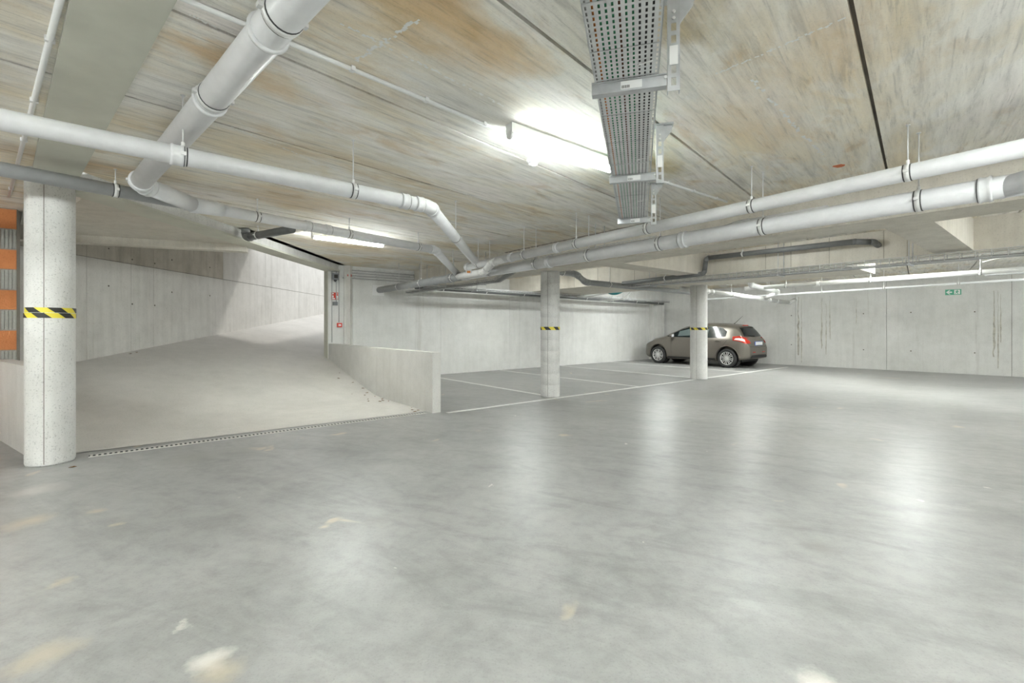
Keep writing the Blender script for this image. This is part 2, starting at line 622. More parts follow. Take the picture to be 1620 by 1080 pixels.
streak(G(539, 36, CEIL), G(800, 169, CEIL), 0.022)
streak(G(300, 22, CEIL), G(345, 45, CEIL), 0.02, 20)
streak(G(365, 200, CEIL), G(560, 280, CEIL), 0.016)
streak(G(560, 98, CEIL), G(662, 30, CEIL), 0.03, 30)
streak(G(1130, 118, CEIL), G(1338, 28, CEIL), 0.022)
streak(G(1190, 125, CEIL), G(1300, 245, CEIL), 0.03)

# steel strip beam flush with the planks, running over the first column to the ramp wall
b0, b1 = -9.0, 10.0
pl = [D(-b1, 0.215), D(-b1, 0.535), D(9, 0.535), D(9, 0.215)]
pl = clip(clip([(p.x, p.y) for p in pl], 1, 0, -7.25), 0, 1, -7.0)
tag(obj('steel_beam', MB().prism(pl, CEIL - 0.035, CEIL + 0.1), 'steel_olive'), 'flat olive painted steel beam set between ceiling planks over the left column', 'beam')
# steel edge beam along the ramp opening
eb = thing('edge_beam', (-4.27, 4.5, CEIL - 0.16), 'steel edge beam with pale concrete side along the ramp opening', 'beam')
obj('bottom_plate', MB().box((-4.27, 7.73, CEIL - 0.15), (0.34, 6.4, 0.03)), 'steel_olive', eb)
obj('concrete_side', MB().box((-4.24, 7.73, CEIL - 0.06), (0.20, 6.4, 0.15)), 'column', eb)

# slab over the start of the ramp with its lintel, then the upper ramp roof
rs = [(-4.42, 4.75), (-4.42, 7.62), (-6.55, 6.72), (-7.2, 6.95), (-7.2, 6.5)]
mb = MB().prism([(-4.42, 4.75), (-4.42, 7.62), (-6.55, 6.72), (-7.25, 6.95)], CEIL - 0.13, CEIL + 0.1)
struct('ceiling_ramp', mb, 'beam', 'pale concrete soffit over the foot of the ramp')
a, b_ = Vector((-4.42, 7.55, 0)), Vector((-7.24, 6.42, 0))
dirv = (a - b_).normalized()
lt = obj('lintel', MB().box((a + b_) / 2 + Vector((0, 0.1, CEIL - 0.115)), ((a - b_).length, 0.2, 0.26), dirv), 'beam')
tag(lt, 'shallow concrete lintel at the end of the ramp soffit', 'beam')
struct('roof_ramp', MB().prism([(-7.55, 5.1), (-4.0, 5.1), (-4.0, 12.8), (-7.55, 12.8)], 3.62, 3.8), 'beam', 'upper concrete roof over the covered ramp')
struct('wall_ramp_upper', MB().prism([(-4.15, 6.9), (-4.0, 6.9), (-4.0, 11.1), (-4.15, 11.1)], CEIL, 3.7), 'ramp_wall')
struct('wall_lintel_upper', MB().prism([(-7.25, 6.85), (-4.0, 7.5), (-4.0, 7.7), (-7.25, 7.05)], CEIL + 0.02, 3.7), 'ramp_wall')


# ------------------------------------------------------------------ walls of cast panels
def tie_holes(parent, pts, nrm):
    for p in pts:
        obj('tie_hole', MB().revolve(p, nrm, [(0, 0.017), (0.004, 0.014), (0.0041, 0.001)], 10), 'joint', parent)


# back wall
bw = struct('wall_back', MB().prism([tuple(Q(3.42, V_BACK + 0.03)[:2]), tuple(Q(18.5, V_BACK + 0.03)[:2]), tuple(Q(18.5, V_BACK + 0.27)[:2]), tuple(Q(3.42, V_BACK + 0.27)[:2])], 0, CEIL + 0.15), 'joint', 'long grey concrete back wall behind the parking bays')
edges = [3.415, 4.0, 6.45, 8.9, 9.3, 11.75, 14.2, 16.65, 18.5]
for e0, e1 in zip(edges[:-1], edges[1:]):
    obj('panel', MB().prism([tuple(Q(e0 + 0.003, V_BACK)[:2]), tuple(Q(e1 - 0.003, V_BACK)[:2]), tuple(Q(e1 - 0.003, V_BACK + 0.06)[:2]), tuple(Q(e0 + 0.003, V_BACK + 0.06)[:2])], 0, CEIL), 'wall', bw)
obj('end_face', MB().prism([tuple(Q(3.405, V_BACK - 0.002)[:2]), tuple(Q(3.42, V_BACK - 0.002)[:2]), tuple(Q(3.42, V_BACK + 0.275)[:2]), tuple(Q(3.405, V_BACK + 0.275)[:2])], 0, CEIL - 0.12), 'steel_olive', bw, 'dark olive steel edge')
# pilaster in the corner
pc = Q(16.0, V_BACK - 0.09)
corner_u = 17.1
pil = obj('pilaster', MB().box(Q(16.62, V_BACK - 0.12, 1.18), (0.75, 0.24, 2.36), Q(1, 0) - Q(0, 0)), 'column')
tag(pil, 'pale concrete pilaster in the corner in front of the car', 'pilaster')

# right wall
rw = struct('wall_right', MB().prism([tuple(RW(-7.6, 0, -0.04)[:2]), tuple(RW(9, 0, -0.04)[:2]), tuple(RW(9, 0, -0.3)[:2]), tuple(RW(-7.6, 0, -0.3)[:2])], 0, CEIL + 0.15), 'joint', 'long grey concrete wall beside and behind the parked car')
ke = [-7.6, -4.9, -2.45, 0.0, 2.6, 5.05, 7.5, 9]
for e0, e1 in zip(ke[:-1], ke[1:]):
    obj('panel', MB().prism([tuple(RW(e0 + 0.004)[:2]), tuple(RW(e1 - 0.004)[:2]), tuple(RW(e1 - 0.004, 0, -0.07)[:2]), tuple(RW(e0 + 0.004, 0, -0.07)[:2])], 0, CEIL), 'wall', rw)
tp = []
for px, ya, yb in ((1366, 496, 553), (1441, 494, 555), (1542, 493, 558), (1252, 499, 545)):
    p = RW(rw_px(px))
    for y_ in (ya, yb):
        tp.append(Vector((p.x, p.y, H + (CY - y_) * p.y / FPX)))
tie_holes(rw, tp, -WN)

random.seed(11)
for px, z0, z1, w in ((1263, 0.35, 2.35, 0.05), (1268, 0.1, 2.3, 0.02), (1300, 0.6, 2.3, 0.03), (1307, 0.4, 2.1, 0.02), (1313, 0.9, 2.35, 0.02), (1572, 0.5, 2.3, 0.035), (1579, 0.2, 2.3, 0.02), (1583, 0.9, 2.2, 0.02), (1355, 1.4, 2.3, 0.012)):
    kk = rw_px(px)
    n = 14
    pts = []
    for q in range(n + 1):
        f = q / n
        ww = 1.7 * w * (0.25 + 0.75 * sin(pi * min(1, f * 1.3 + 0.1)) * random.uniform(0.5, 1)) / 2
        cx_ = kk + 0.015 * random.uniform(-1, 1) * (1 if w > 0.02 else 0.4)
        pts.append((cx_ - ww, cx_ + ww, z0 + (z1 - z0) * f))
    mb = MB()
    vs_ = []
    for a_, b2_, z_ in pts:
        vs_ += [RW(a_, z_, 0.0012), RW(b2_, z_, 0.0012)]
    mb.add(vs_, [(2 * q, 2 * q + 1, 2 * q + 3, 2 * q + 2) for q in range(n)])
    obj('water_stain', mb, 'stain', rw)
# ramp wall
XR = -7.25
rmw = struct('wall_ramp', MB().prism([(XR - 0.3, 5.2), (XR - 0.03, 5.2), (XR - 0.03, 22), (XR - 0.3, 22)], -0.2, 4.6), 'joint', 'tall concrete wall along the far side of the ramp')
ye = [5.2, 7.81, 8.72, 9.27, 11.5, 13.48, 15.6, 17.8, 22]
for e0, e1 in zip(ye[:-1], ye[1:]):
    for z0, z1 in ((-0.2, 2.505), (2.515, 4.6)):
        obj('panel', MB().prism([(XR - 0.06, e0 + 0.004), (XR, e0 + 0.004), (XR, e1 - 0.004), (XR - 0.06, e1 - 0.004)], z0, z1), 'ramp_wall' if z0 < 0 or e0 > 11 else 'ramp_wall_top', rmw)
tp = []
for px, ya, yb in ((172, 393, 452), (272, 411, 462), (332, 423, 467.5)):
    y_ = XR * FPX / (px - CX)
    for q in (ya, yb):
        tp.append(Vector((XR, y_, H + (CY - q) * y_ / FPX)))
for y_ in (8.72, 9.27):
    for z_ in (1.75, 2.6):
        tp.append(Vector((XR, y_ + 0.03, z_)))
tie_holes(rmw, tp, (1, 0, 0))
# far side of ramp and end
struct('wall_ramp_right', MB().prism([(-4.1, 11.05), (-3.9, 11.05), (-3.6, 22), (-3.8, 22)], 0, 4.0), 'ramp_wall')

# walls outside the picture
struct('wall_ramp_end', MB().prism([(-7.55, 5.1), (-4.0, 5.1), (-4.0, 5.2), (-7.55, 5.2)], CEIL + 0.05, 3.62), 'ramp_wall')
struct('wall_front', MB().prism([(-12.3, -7.3), (17.3, -7.3), (17.3, -7.0), (-12.3, -7.0)], 0, CEIL + 0.15), 'wall')
pr = RW(7.9)
struct('wall_side', MB().prism([(17.0, -7.0), (17.3, -7.0), (17.3, pr.y + 1), (17.0, pr.y + 1)], 0, CEIL + 0.15), 'wall')

# clay block wall at the left edge
EB = Vector((-6.27, 5.80, 0))
BD = Vector((-0.80, -0.60, 0))              # runs away from the ramp
BN = Vector((0.60, -0.80, 0))               # faces the garage


def BW(a_, off=0.0):
    p = EB + BD * a_ + BN * off
    return (p.x, p.y)


lw = struct('wall_left', MB().prism([BW(0, -0.012), BW(7.2, -0.012), BW(7.2, -0.17), BW(0, -0.17)], 0, CEIL + 0.02), 'mortar', 'orange clay block wall with toothed grey blocks at its end')
bh = 0.254
for r in range(11):
    z0 = 0.004 + r * bh
    zt = min(z0 + bh - 0.012, CEIL - 0.004)
    grey_end = (r % 2 == 1)
    y1 = -0.003
    n = 0
    while y1 < 2.6:
        L = (0.145 if grey_end else 0.29) if n == 0 else 0.29
        m = 'grey_block' if (n == 0 and grey_end) else 'clay_block'
        jit = 0.003 * random.random()
        c = BW(y1 + L / 2, -0.07 + jit - (0.012 if m == 'grey_block' else 0))
        obj('block', MB().box((c[0], c[1], (z0 + zt) / 2), (L - 0.01, 0.14, zt - z0), BD), m, lw)
        if m == 'grey_block':
            for q in range(4):
                c = BW(y1 + 0.018 + q * 0.034, -0.008)
                obj('rib', MB().box((c[0], c[1], (z0 + zt) / 2), (0.016, 0.02, zt - z0 - 0.01), BD), m, lw)
        y1 += L
        n += 1
p = BW(7.2)
struct('wall_left_end', MB().prism([(p[0] - 0.2, -7.0), (p[0], -7.0), (p[0], p[1] + 0.2), (p[0] - 0.2, p[1] + 0.2)], 0, CEIL + 0.15), 'wall')

# low wall between the block wall and the first column
C1 = Vector((-4.466, 4.435, 0))
a = Vector((-6.27, 5.62, 0))
dv = (C1 - a).normalized()
nrm = Vector((-dv.y, dv.x, 0))
mb = MB()
mb.box((a + C1 - dv * 0.1) / 2 + nrm * 0.0 + Vector((0, 0, 0.455)), ((C1 - a).length - 0.1, 0.16, 0.91), dv)
tag(obj('low_wall', mb, 'low_wall'), 'waist-high concrete wall between clay block wall and round column', 'wall')

# low wall along the parking side of the ramp
mb = MB().prism([tuple(Q(3.427, 6.17)[:2]), tuple(Q(3.57, 6.17)[:2]), tuple(Q(3.57, V_BACK)[:2]), tuple(Q(3.427, V_BACK)[:2])], 0, 0.92)
tag(obj('ramp_parapet', mb, 'low_wall'), 'waist-high concrete parapet between the ramp and the parking bays', 'wall')

# ------------------------------------------------------------------ columns and their tapes
C2 = Vector((0.722, 8.67, 0))
C3 = Vector((4.735, 11.62, 0))


def column(c, r, ztop, label, rings):
    t = thing('concrete_column', c, label, 'column', None)
    prof = [(0, r - 0.006), (0.02, r)]
    z = 0.02
    while z < ztop - 0.2:
        z += rings
        prof += [(z - 0.008, r), (z, r - 0.006), (z + 0.008, r + 0.001)]
    prof += [(ztop, r)]
    obj('shaft', MB().revolve(c, (0, 0, 1), prof, 40), 'column', t)
    a0 = atan2(-c.y, -c.x) - 0.25
    p = c + Vector((cos(a0), sin(a0), 0)) * r
    obj('seam', MB().box(p + Vector((0, 0, ztop / 2)), (0.002, 0.005, ztop - 0.04), (cos(a0), sin(a0), 0)), 'joint', t)
    return t


column(C1, 0.178, CEIL - 0.035, 'round concrete column at the foot of the ramp beside the low wall', 3)
column(C2, 0.18, 2.36, 'round concrete column with ringed formwork marks under the pipes, at the front parking line', 0.21)
column(C3, 0.205, 2.36, 'round concrete column standing in front of the parked car', 3)


def tape(c, r, z, h, bands, label, group=None):
    t = thing('hazard_tape', c + Vector((0, 0, z)), label, 'tape', group)
    a0 = atan2(-c.y, -c.x)
    for (dz, ofs, span0, span1) in bands:
        z0, z1 = z + dz - h / 2, z + dz + h / 2
        mb = MB()
        n = 40
        for k in range(n):
            g0 = a0 + span0 + (span1 - span0) * k / n
            g1 = a0 + span0 + (span1 - span0) * (k + 1) / n
            rr = r + 0.0015
            mb.add([(c.x + cos(g0) * rr, c.y + sin(g0) * rr, z0), (c.x + cos(g1) * rr, c.y + sin(g1) * rr, z0),
                    (c.x + cos(g1) * rr, c.y + sin(g1) * rr, z1), (c.x + cos(g0) * rr, c.y + sin(g0) * rr, z1)], [(0, 1, 2, 3)], True)
        band = obj('band', mb, 'yellow', t)
        w = 0.095 / r
        g = a0 + span0 + ofs
        while g < a0 + span1 - w * 0.3:
            mb = MB()
            sh = 0.055 / r
            m, nz = 8, 4
            rr = r + 0.004
            for k in range(m):
                for j in range(nz):
                    pts = []
                    for (f, h_) in ((k / m, j / nz), ((k + 1) / m, j / nz), ((k + 1) / m, (j + 1) / nz), (k / m, (j + 1) / nz)):
                        gg = min(max(g + w * f + sh * (1 - h_), a0 + span0), a0 + span1)
                        pts.append((c.x + cos(gg) * rr, c.y + sin(gg) * rr, z0 + (z1 - z0) * h_))
                    mb.add(pts, [(0, 1, 2, 3)], True)
            obj('stripe', mb, 'black', band)
            g += 2 * w
    return t


tape(C1, 0.178, 1.44, 0.047, [(0.025, 0.1, -1.3, 2.2), (-0.026, -0.1, -1.75, 1.9)], 'two rows of yellow and black hazard tape on the column by the ramp')
tape(C2, 0.18, 1.285, 0.058, [(0, 0.3, -pi, pi * 0.98)], 'yellow and black hazard tape around the ringed column')
tape(C3, 0.205, 1.27, 0.06, [(0, 0.1, -pi, pi * 0.98)], 'yellow and black hazard tape on the column before the car')

# ------------------------------------------------------------------ concrete beams
def qbox(u0, u1, v0, v1, z0, z1):
    return MB().prism([tuple(Q(u0, v0)[:2]), tuple(Q(u1, v0)[:2]), tuple(Q(u1, v1)[:2]), tuple(Q(u0, v1)[:2])], z0, z1)


def vclip(u):                                # how far a beam at u may run before the room ends
    return -6.0


BZ = 2.36
tag(obj('concrete_beam', qbox(5.64, 6.18, -4.0, V_BACK, BZ, CEIL + 0.03), 'beam'), 'long concrete ceiling beam resting on the ringed column, behind the grey pipes', 'beam')
tag(obj('concrete_beam', qbox(8.9, 9.35, -5.0, V_BACK, BZ, CEIL + 0.03), 'beam'), 'deep concrete ceiling beam with the wire cable tray hung under it', 'beam')
b2 = [o for o in COL.objects if o.name == 'concrete_beam.001'][0]
for v_ in (8.4, 7.6, 7.2, 6.5, 5.7, 3.62, 3.2, 2.62, 1.9, 1.62, 0.1, -0.5):
    obj('form_mark', MB().box(Q(8.8992, v_, 2.58), (0.002, 0.012, 0.43), Q(1, 0)), 'form_line', b2)
b1 = [o for o in COL.objects if o.name == 'concrete_beam'][0]
random.seed(21)
pts, rad = [], []
for q in range(150):
    pts.append(Q(5.628 + random.uniform(-0.008, 0.006), -1.0 + q * 0.055, CEIL - 0.004))
    rad.append(random.choice((0.006, 0.01, 0.014, 0.02)) * random.uniform(0.7, 1.2))
obj('mortar_bead', MB().tube(pts, rad, 7), 'mortar', b1)
tag(obj('cross_beam', qbox(6.18, 8.9, 0.92, 1.32, BZ + 0.005, CEIL + 0.03), 'beam'), 'short concrete cross beam, right-hand one between the two long beams', 'beam')
tag(obj('cross_beam', qbox(6.18, 8.9, 4.75, 5.2, BZ + 0.005, CEIL + 0.03), 'beam'), 'short concrete cross beam above the bent black pipe', 'beam')
tag(obj('column_head', qbox(9.35, 11.3, 2.55, V_BACK, BZ + 0.01, CEIL + 0.03), 'beam'), 'wide flat concrete drop slab over the column before the car', 'slab')

# ------------------------------------------------------------------ floor markings and drain
def line(p0, p1, w, label, z=0.003):
    d = (p1 - p0).normalized()
    c = (p0 + p1) / 2
    o = obj('floor_line', MB().box(Vector((c.x, c.y, z / 2)), ((p1 - p0).length, w, z), d), 'line_paint')
    tag(o, label, 'line', 'white parking bay lines')


line(Q(3.62, 6.06), Q(16.6, 6.06), 0.085, 'long white line along the front of the parking bays')
line(Q(6.0, 6.11), Q(6.0, 11.1), 0.08, 'white bay line running from the ringed column to the back wall')
line(Q(8.5, 6.11), Q(8.5, 11.1), 0.08, 'white bay line between the ringed column and the bay beside the car column')
line(Q(11.1, 6.11), Q(11.1, 11.1), 0.08, 'white bay line reaching the column before the car')
line(Q(13.75, 6.11), Q(13.75, 11.1), 0.08, 'white bay line along the near side of the parked car')

dr = thing('drain_channel', Q(1.4, 6.28), 'long slotted steel drain channel across the foot of the ramp', 'drain')
da, db = Q(-0.42, 6.28), Q(3.36, 6.28)
dd = (db - da).normalized()
dn = Vector((-dd.y, dd.x, 0))
L = (db - da).length
obj('channel', MB().box((da + db) / 2 + Vector((0, 0, 0.002)), (L, 0.085, 0.004), dd), 'drain_dark', dr)
for s_ in (-1, 1):
    obj('rim', MB().box((da + db) / 2 + dn * (0.045 * s_) + Vector((0, 0, 0.0035)), (L, 0.012, 0.007), dd), 'grate', dr)
nb = int(L / 0.042)
proto = None
for k in range(nb):
    c = da + dd * (0.02 + k * 0.042) + Vector((0, 0, 0.0055))
    if proto is None:
        proto = obj('bar', MB().box(ORIGIN[dr.name] + Vector((0, 0, 0)), (0.020, 0.082, 0.003), dd), 'grate', dr)
        proto.location = c - ORIGIN[dr.name]
    else:
        o = proto.copy()
        COL.objects.link(o)
        o.parent = dr
        o.location = c - ORIGIN[dr.name]

# ------------------------------------------------------------------ pipes
def fillet(pts, bend):
    """split a polyline into straight runs and elbow arcs"""
    pts = [Vector(p) for p in pts]
    runs, arcs = [], []
    cur = pts[0]
    for i in range(1, len(pts) - 1):
        p = pts[i]
        a_ = (pts[i - 1] - p).normalized()
        b_ = (pts[i + 1] - p).normalized()
        ang = a_.angle(b_)
        cut = bend / math.tan(ang / 2)
        cut = min(cut, (p - cur).length * 0.9, (pts[i + 1] - p).length * 0.45)
        s, e = p + a_ * cut, p + b_ * cut
        runs.append((cur, s))
        arc = []
        for k in range(9):
            t = k / 8
            arc.append((1 - t) ** 2 * s + 2 * t * (1 - t) * p + t * t * e)
        arcs.append(arc)
        cur = e
    runs.append((cur, pts[-1]))
    return runs, arcs


def collar(parent, p, d, r, mat='grey_pipe', L=0.07, name='collar'):
    h = L / 2
    prof = [(-h, r * 1.02), (-h, r * 1.13), (-h + 0.012, r * 1.17), (-h + 0.02, r * 1.10), (h - 0.02, r * 1.10), (h - 0.012, r * 1.17), (h, r * 1.13), (h, r * 1.02)]
    o = obj(name, MB().revolve(p, d, prof, 26), mat, parent)
    if parent.parent is None:
        obj('seal', MB().revolve(Vector(p) + Vector(d).normalized() * h, d, [(0, r * 1.01), (0, r * 1.10), (0.005, r * 1.10), (0.005, r * 1.01)], 26), 'rubber', o)
    return o


def hanger(parent, p, d, r, ztop=CEIL, mat='zinc_white'):
    d = Vector(d).normalized()
    mb = MB().revolve(p, d, [(-0.016, r * 1.01), (-0.016, r * 1.07), (0.016, r * 1.07), (0.016, r * 1.01)], 26)
    side = d.cross(Vector((0, 0, 1))).normalized()
    for s_ in (-1, 1):
        mb.box(p + side * (s_ * r * 1.15), (0.03, 0.012 + r * 0.16, 0.02), d)
    mb.revolve(p + Vector((0, 0, r * 1.03)), (0, 0, 1), [(0, 0.011), (0.03, 0.011)], 8, False)
    c = obj('clamp', mb, mat, parent)
    obj('lining', MB().revolve(p, d, [(-0.024, r * 1.005), (-0.024, r * 1.035), (0.024, r * 1.035), (0.024, r * 1.005)], 26), 'rubber', c)
    mb = MB().tube([p + Vector((0, 0, r)), (p.x, p.y, ztop)], 0.0048, 8)
    mb.revolve((p.x, p.y, ztop - 0.006), (0, 0, 1), [(0, 0.014), (0.006, 0.014)], 8, False)
    obj('rod', mb, 'zinc_white', c)


def near_on(pts, q):
    best = None
    for a_, b_ in zip(pts[:-1], pts[1:]):
        a2, b2 = Vector(a_[:2]), Vector(b_[:2])
        if (b2 - a2).length < 1e-4:
            continue
        t = max(0, min(1, (Vector(q[:2]) - a2).dot(b2 - a2) / (b2 - a2).length_squared))
        p = Vector(a_).lerp(Vector(b_), t)
        dd_ = (Vector(q[:2]) - Vector(p[:2])).length
        if best is None or dd_ < best[0]:
            best = (dd_, p, (Vector(b_) - Vector(a_)).normalized())
    return best[1], best[2]


def pipe(name, label, pts, r, bend=None, mat='grey_pipe', cat='pipe', hang=(), collars=(), group=None, sockets=True, ztop=CEIL, parent=None, hmat='zinc_white'):
    pts = [Vector(p) for p in pts]
    t = parent or thing(name, pts[0], label, cat, group)
    runs, arcs = fillet(pts, bend or r * 2.2)
    for a_, b_ in runs:
        if (b_ - a_).length > 0.005:
            obj('pipe', MB().tube([a_, b_], r, 26), mat, t)
    for arc in arcs:
        e = obj('elbow', MB().tube(arc, r * 1.05, 26), mat, t)
        if sockets:
            collar(e, arc[0] - (arc[1] - arc[0]).normalized() * 0.03, arc[1] - arc[0], r, mat)
            collar(e, arc[-1] + (arc[-1] - arc[-2]).normalized() * 0.03, arc[-1] - arc[-2], r, mat)
    for q in hang:
        p, d = near_on(pts, q)
        hanger(t, p, d, r, ztop, hmat)
    for q in collars:
        p, d = near_on(pts, q)
        collar(t, p, d, r, mat)
    return t


def PL(px, py, z):
    return G(px, py, z)


# A: upper left pipe with 45 degree turn
A0 = Q(-1.2, 3.60, 2.43)
A1 = Q(2.0, 3.66, 2.385)
A2 = Q(3.98, 5.85, 2.33)
pipe('drain_pipe', 'upper grey drain pipe hung across the ramp side, ending in a slanted run', [Q(-4.0, 3.58, 2.45), A1, A2], 0.058, 0.17,
     hang=[G(290, 147, CEIL), G(558, 222, CEIL), G(708, 318, CEIL)], collars=[G(281, 142, CEIL), G(628, 250, CEIL)])
# B: lower left pipe passing the first column
B0, B1 = Q(-3.2, 5.03, 2.615), Q(3.75, 6.66, 2.575)
B2 = Q(4.62, 7.35, 2.30)
pipe('drain_pipe', 'long light grey drain pipe running from the thick pipe towards the beam pipes', [B0.lerp(B1, 0.515), B1, B2], 0.061, 0.15,
     hang=[G(406, 315, CEIL), G(553, 345, CEIL), G(662, 368, CEIL)],
     collars=[G(270, 285, CEIL), G(490, 330, CEIL), G(522, 337, CEIL)])
pipe('drain_pipe', 'drain pipe crossing just in front of the ramp column, dark grey partly for shade', [B0, B0.lerp(B1, 0.515)], 0.061, mat='mid_pipe', hang=[G(183, 267, CEIL)], collars=[Q(-1.55, 5.42)])  # darker grey than its other run, partly painted shade
# F: thick pipe overhead joining B
F1 = B0.lerp(B1, (0.42 + 3.2) / 6.95) + Vector((0, 0, 0.0))
F0 = Q(-0.02, 5.42, 2.625)
Fn = G(370, 122, CEIL)
Fd = D(-1, 0).normalized()
F_in = F0 - Vector((F0.x, F0.y, 0)) * 0
Ffar = Vector((F0.x, F0.y, 2.625)) + Vector((0.7382, -0.6746, 0)) * 6.0 + Vector((0, 0, 0.05))
ft = pipe('drain_pipe', 'thick grey drain pipe running overhead and joining the pipe by the column', [Ffar, F0, F1], 0.080, 0.10,
          hang=[G(247, 262, CEIL), G(370, 122, CEIL), G(508, 3, CEIL)], collars=[])
dF = (F0 - Ffar).normalized()
for q in (G(368, 130, CEIL), G(485, 30, CEIL)):
    p, d = near_on([Ffar, F0], q)
    collar(ft, p, d, 0.080, 'grey_pipe', 0.025, 'ring')
br = MB().tube([F1 - (B1 - B0).normalized() * 0.02, F1 + (B1 - B0).normalized() * 0.28], [0.085, 0.068], 26)
obj('branch', br, 'grey_pipe', ft)
# C: upper pipe along the concrete beam
CU_, DU_ = 4.43, 4.67
C_0, C_1 = Q(CU_ - 0.03, -3.0, 2.50), Q(CU_, 6.75, 2.36)
pipe('drain_pipe', 'upper grey drain pipe hung beside the long concrete beam', [C_0, C_1], 0.061, mat='grey_pipe',
     hang=[Q(CU_, 0.80), Q(CU_, 1.92), Q(CU_, 3.05), Q(CU_, 4.14), Q(CU_, 5.2), Q(CU_, 6.4)], collars=[Q(CU_, 4.5), Q(CU_, 5.5), Q(CU_, 6.72)])
# branch from C down into D
e0 = Q(CU_, 5.95, 2.37)
e1 = Q(CU_ + 0.02, 6.25, 2.26)
pipe('pipe_branch', 'short white elbow branch dropping between the two parallel pipes', [Q(CU_ - 0.0, 5.6, 2.375), Q(CU_ - 0.03, 5.95, 2.35), Q(CU_ - 0.02, 6.2, 2.22), Q(DU_ - 0.1, 7.25, 2.25)], 0.058, 0.08, mat='white_pipe')
# D: lower pipe
D_0, D_1 = Q(DU_ - 0.02, -3.0, 2.285), Q(DU_, V_BACK - 0.01, 2.25)
dt = pipe('drain_pipe', 'lower thick grey drain pipe running along the long beam below another pipe', [D_0, Q(DU_, 7.25, 2.262)], 0.079, mat='grey_pipe',
          hang=[Q(DU_, 0.78), Q(DU_, 1.92), Q(DU_, 3.05), Q(DU_, 4.14), Q(DU_, 5.2), Q(DU_, 6.4)],
          collars=[Q(DU_, 0.42), Q(DU_, 2.75), Q(DU_, 4.9), Q(DU_, 7.1)])
pipe('drain_pipe', 'dark grey end of the lower pipe entering the white patch in the back wall', [Q(DU_, 7.26, 2.262), D_1], 0.077, mat='mid_pipe',
     hang=[Q(DU_, 7.6), Q(DU_, 8.9), Q(DU_, 10.0)], collars=[Q(DU_, 7.7), Q(DU_, 8.3)])
# wye branches of D
w0, w1 = Q(DU_, 0.35, 2.27), Q(DU_ - 0.35, -0.35, 2.33)
pipe('pipe_branch', 'thick grey side branch leaving the lower pipe by the cross beam', [w0, w1, Q(DU_ - 0.9, -1.4, 2.40)], 0.074, 0.2)
w0 = Q(DU_, 2.6, 2.27)
pipe('pipe_branch', 'thin grey side branch rising from the lower pipe towards the concrete beam', [w0, Q(DU_ + 0.15, 2.2, 2.36), Q(DU_ + 0.55, 1.55, 2.45)], 0.048, 0.1)
# patch where D enters the wall
tag(obj('wall_patch', MB().box(Q(DU_ - 0.02, V_BACK - 0.008, 2.24), (0.30, 0.016, 0.26), Q(1, 0)), 'sign_white'), 'white square mortar patch where the thick pipe enters the back wall', 'patch')
tag(obj('pipe_tag', MB().box(Q(CU_ - 0.16, 6.45, 2.235), (0.10, 0.01, 0.065), Vector((1, 0, 0))), 'sign_white'), 'small white and orange tag hanging at the pipe junction', 'tag')
tagm = [o for o in COL.objects if o.name == 'pipe_tag'][0]
obj('print', MB().box(Q(CU_ - 0.16, 6.45, 2.235) + Vector((0, -0.006, 0)), (0.055, 0.004, 0.035), Vector((1, 0, 0))), 'cable_orange', tagm)

# black stub with floor drain socket above the edge beam
s0, s1, s2 = Vector((-4.02, 6.92, 2.79)), Vector((-4.02, 6.92, 2.66)), Vector((-3.05, 6.36, 2.665))
pipe('drain_stub', 'short black drain pipe stub under the ceiling beside the edge beam', [s0, s1, s2], 0.055, 0.06, mat='dark_pipe', hang=[Vector((-3.75, 6.76, 0))])

# black pipe along the back wall
pipe('wall_pipe', 'long black pipe hung along the back wall', [Q(5.4, 10.6, 2.33), Q(16.4, 10.6, 2.27)], 0.055, mat='dark_pipe',
     hang=[Q(u_, 10.6) for u_ in (6.2, 7.6, 9.0, 10.4, 11.8, 13.2, 14.6, 16)], collars=[Q(8.9, 10.6), Q(13, 10.6)])
# grey pipe behind the ringed column
pipe('drain_pipe', 'grey drain pipe with a bend hung behind the ringed column', [Q(6.3, 6.75, 2.45), Q(7.2, 6.75, 2.44), Q(7.5, 6.75, 2.285), Q(12.6, 6.75, 2.265)], 0.062, 0.12, mat='mid_pipe',
     hang=[Q(6.8, 6.75), Q(8.3, 6.75)], ztop=CEIL)
# black bent pipe at the deep beam
pipe('bent_pipe', 'black pipe with an upward jog hung under the deep concrete beam', [Q(8.6, 6.6, 2.315), Q(8.6, 4.64, 2.36), Q(8.6, 4.60, 2.66), Q(8.62, 2.2, 2.635), Q(8.72, 1.98, 2.61), Q(8.9, 1.97, 2.58)], 0.045, 0.07, mat='dark_pipe',
     hang=[Q(8.6, 3.9), Q(8.6, 5.5)], sockets=False)
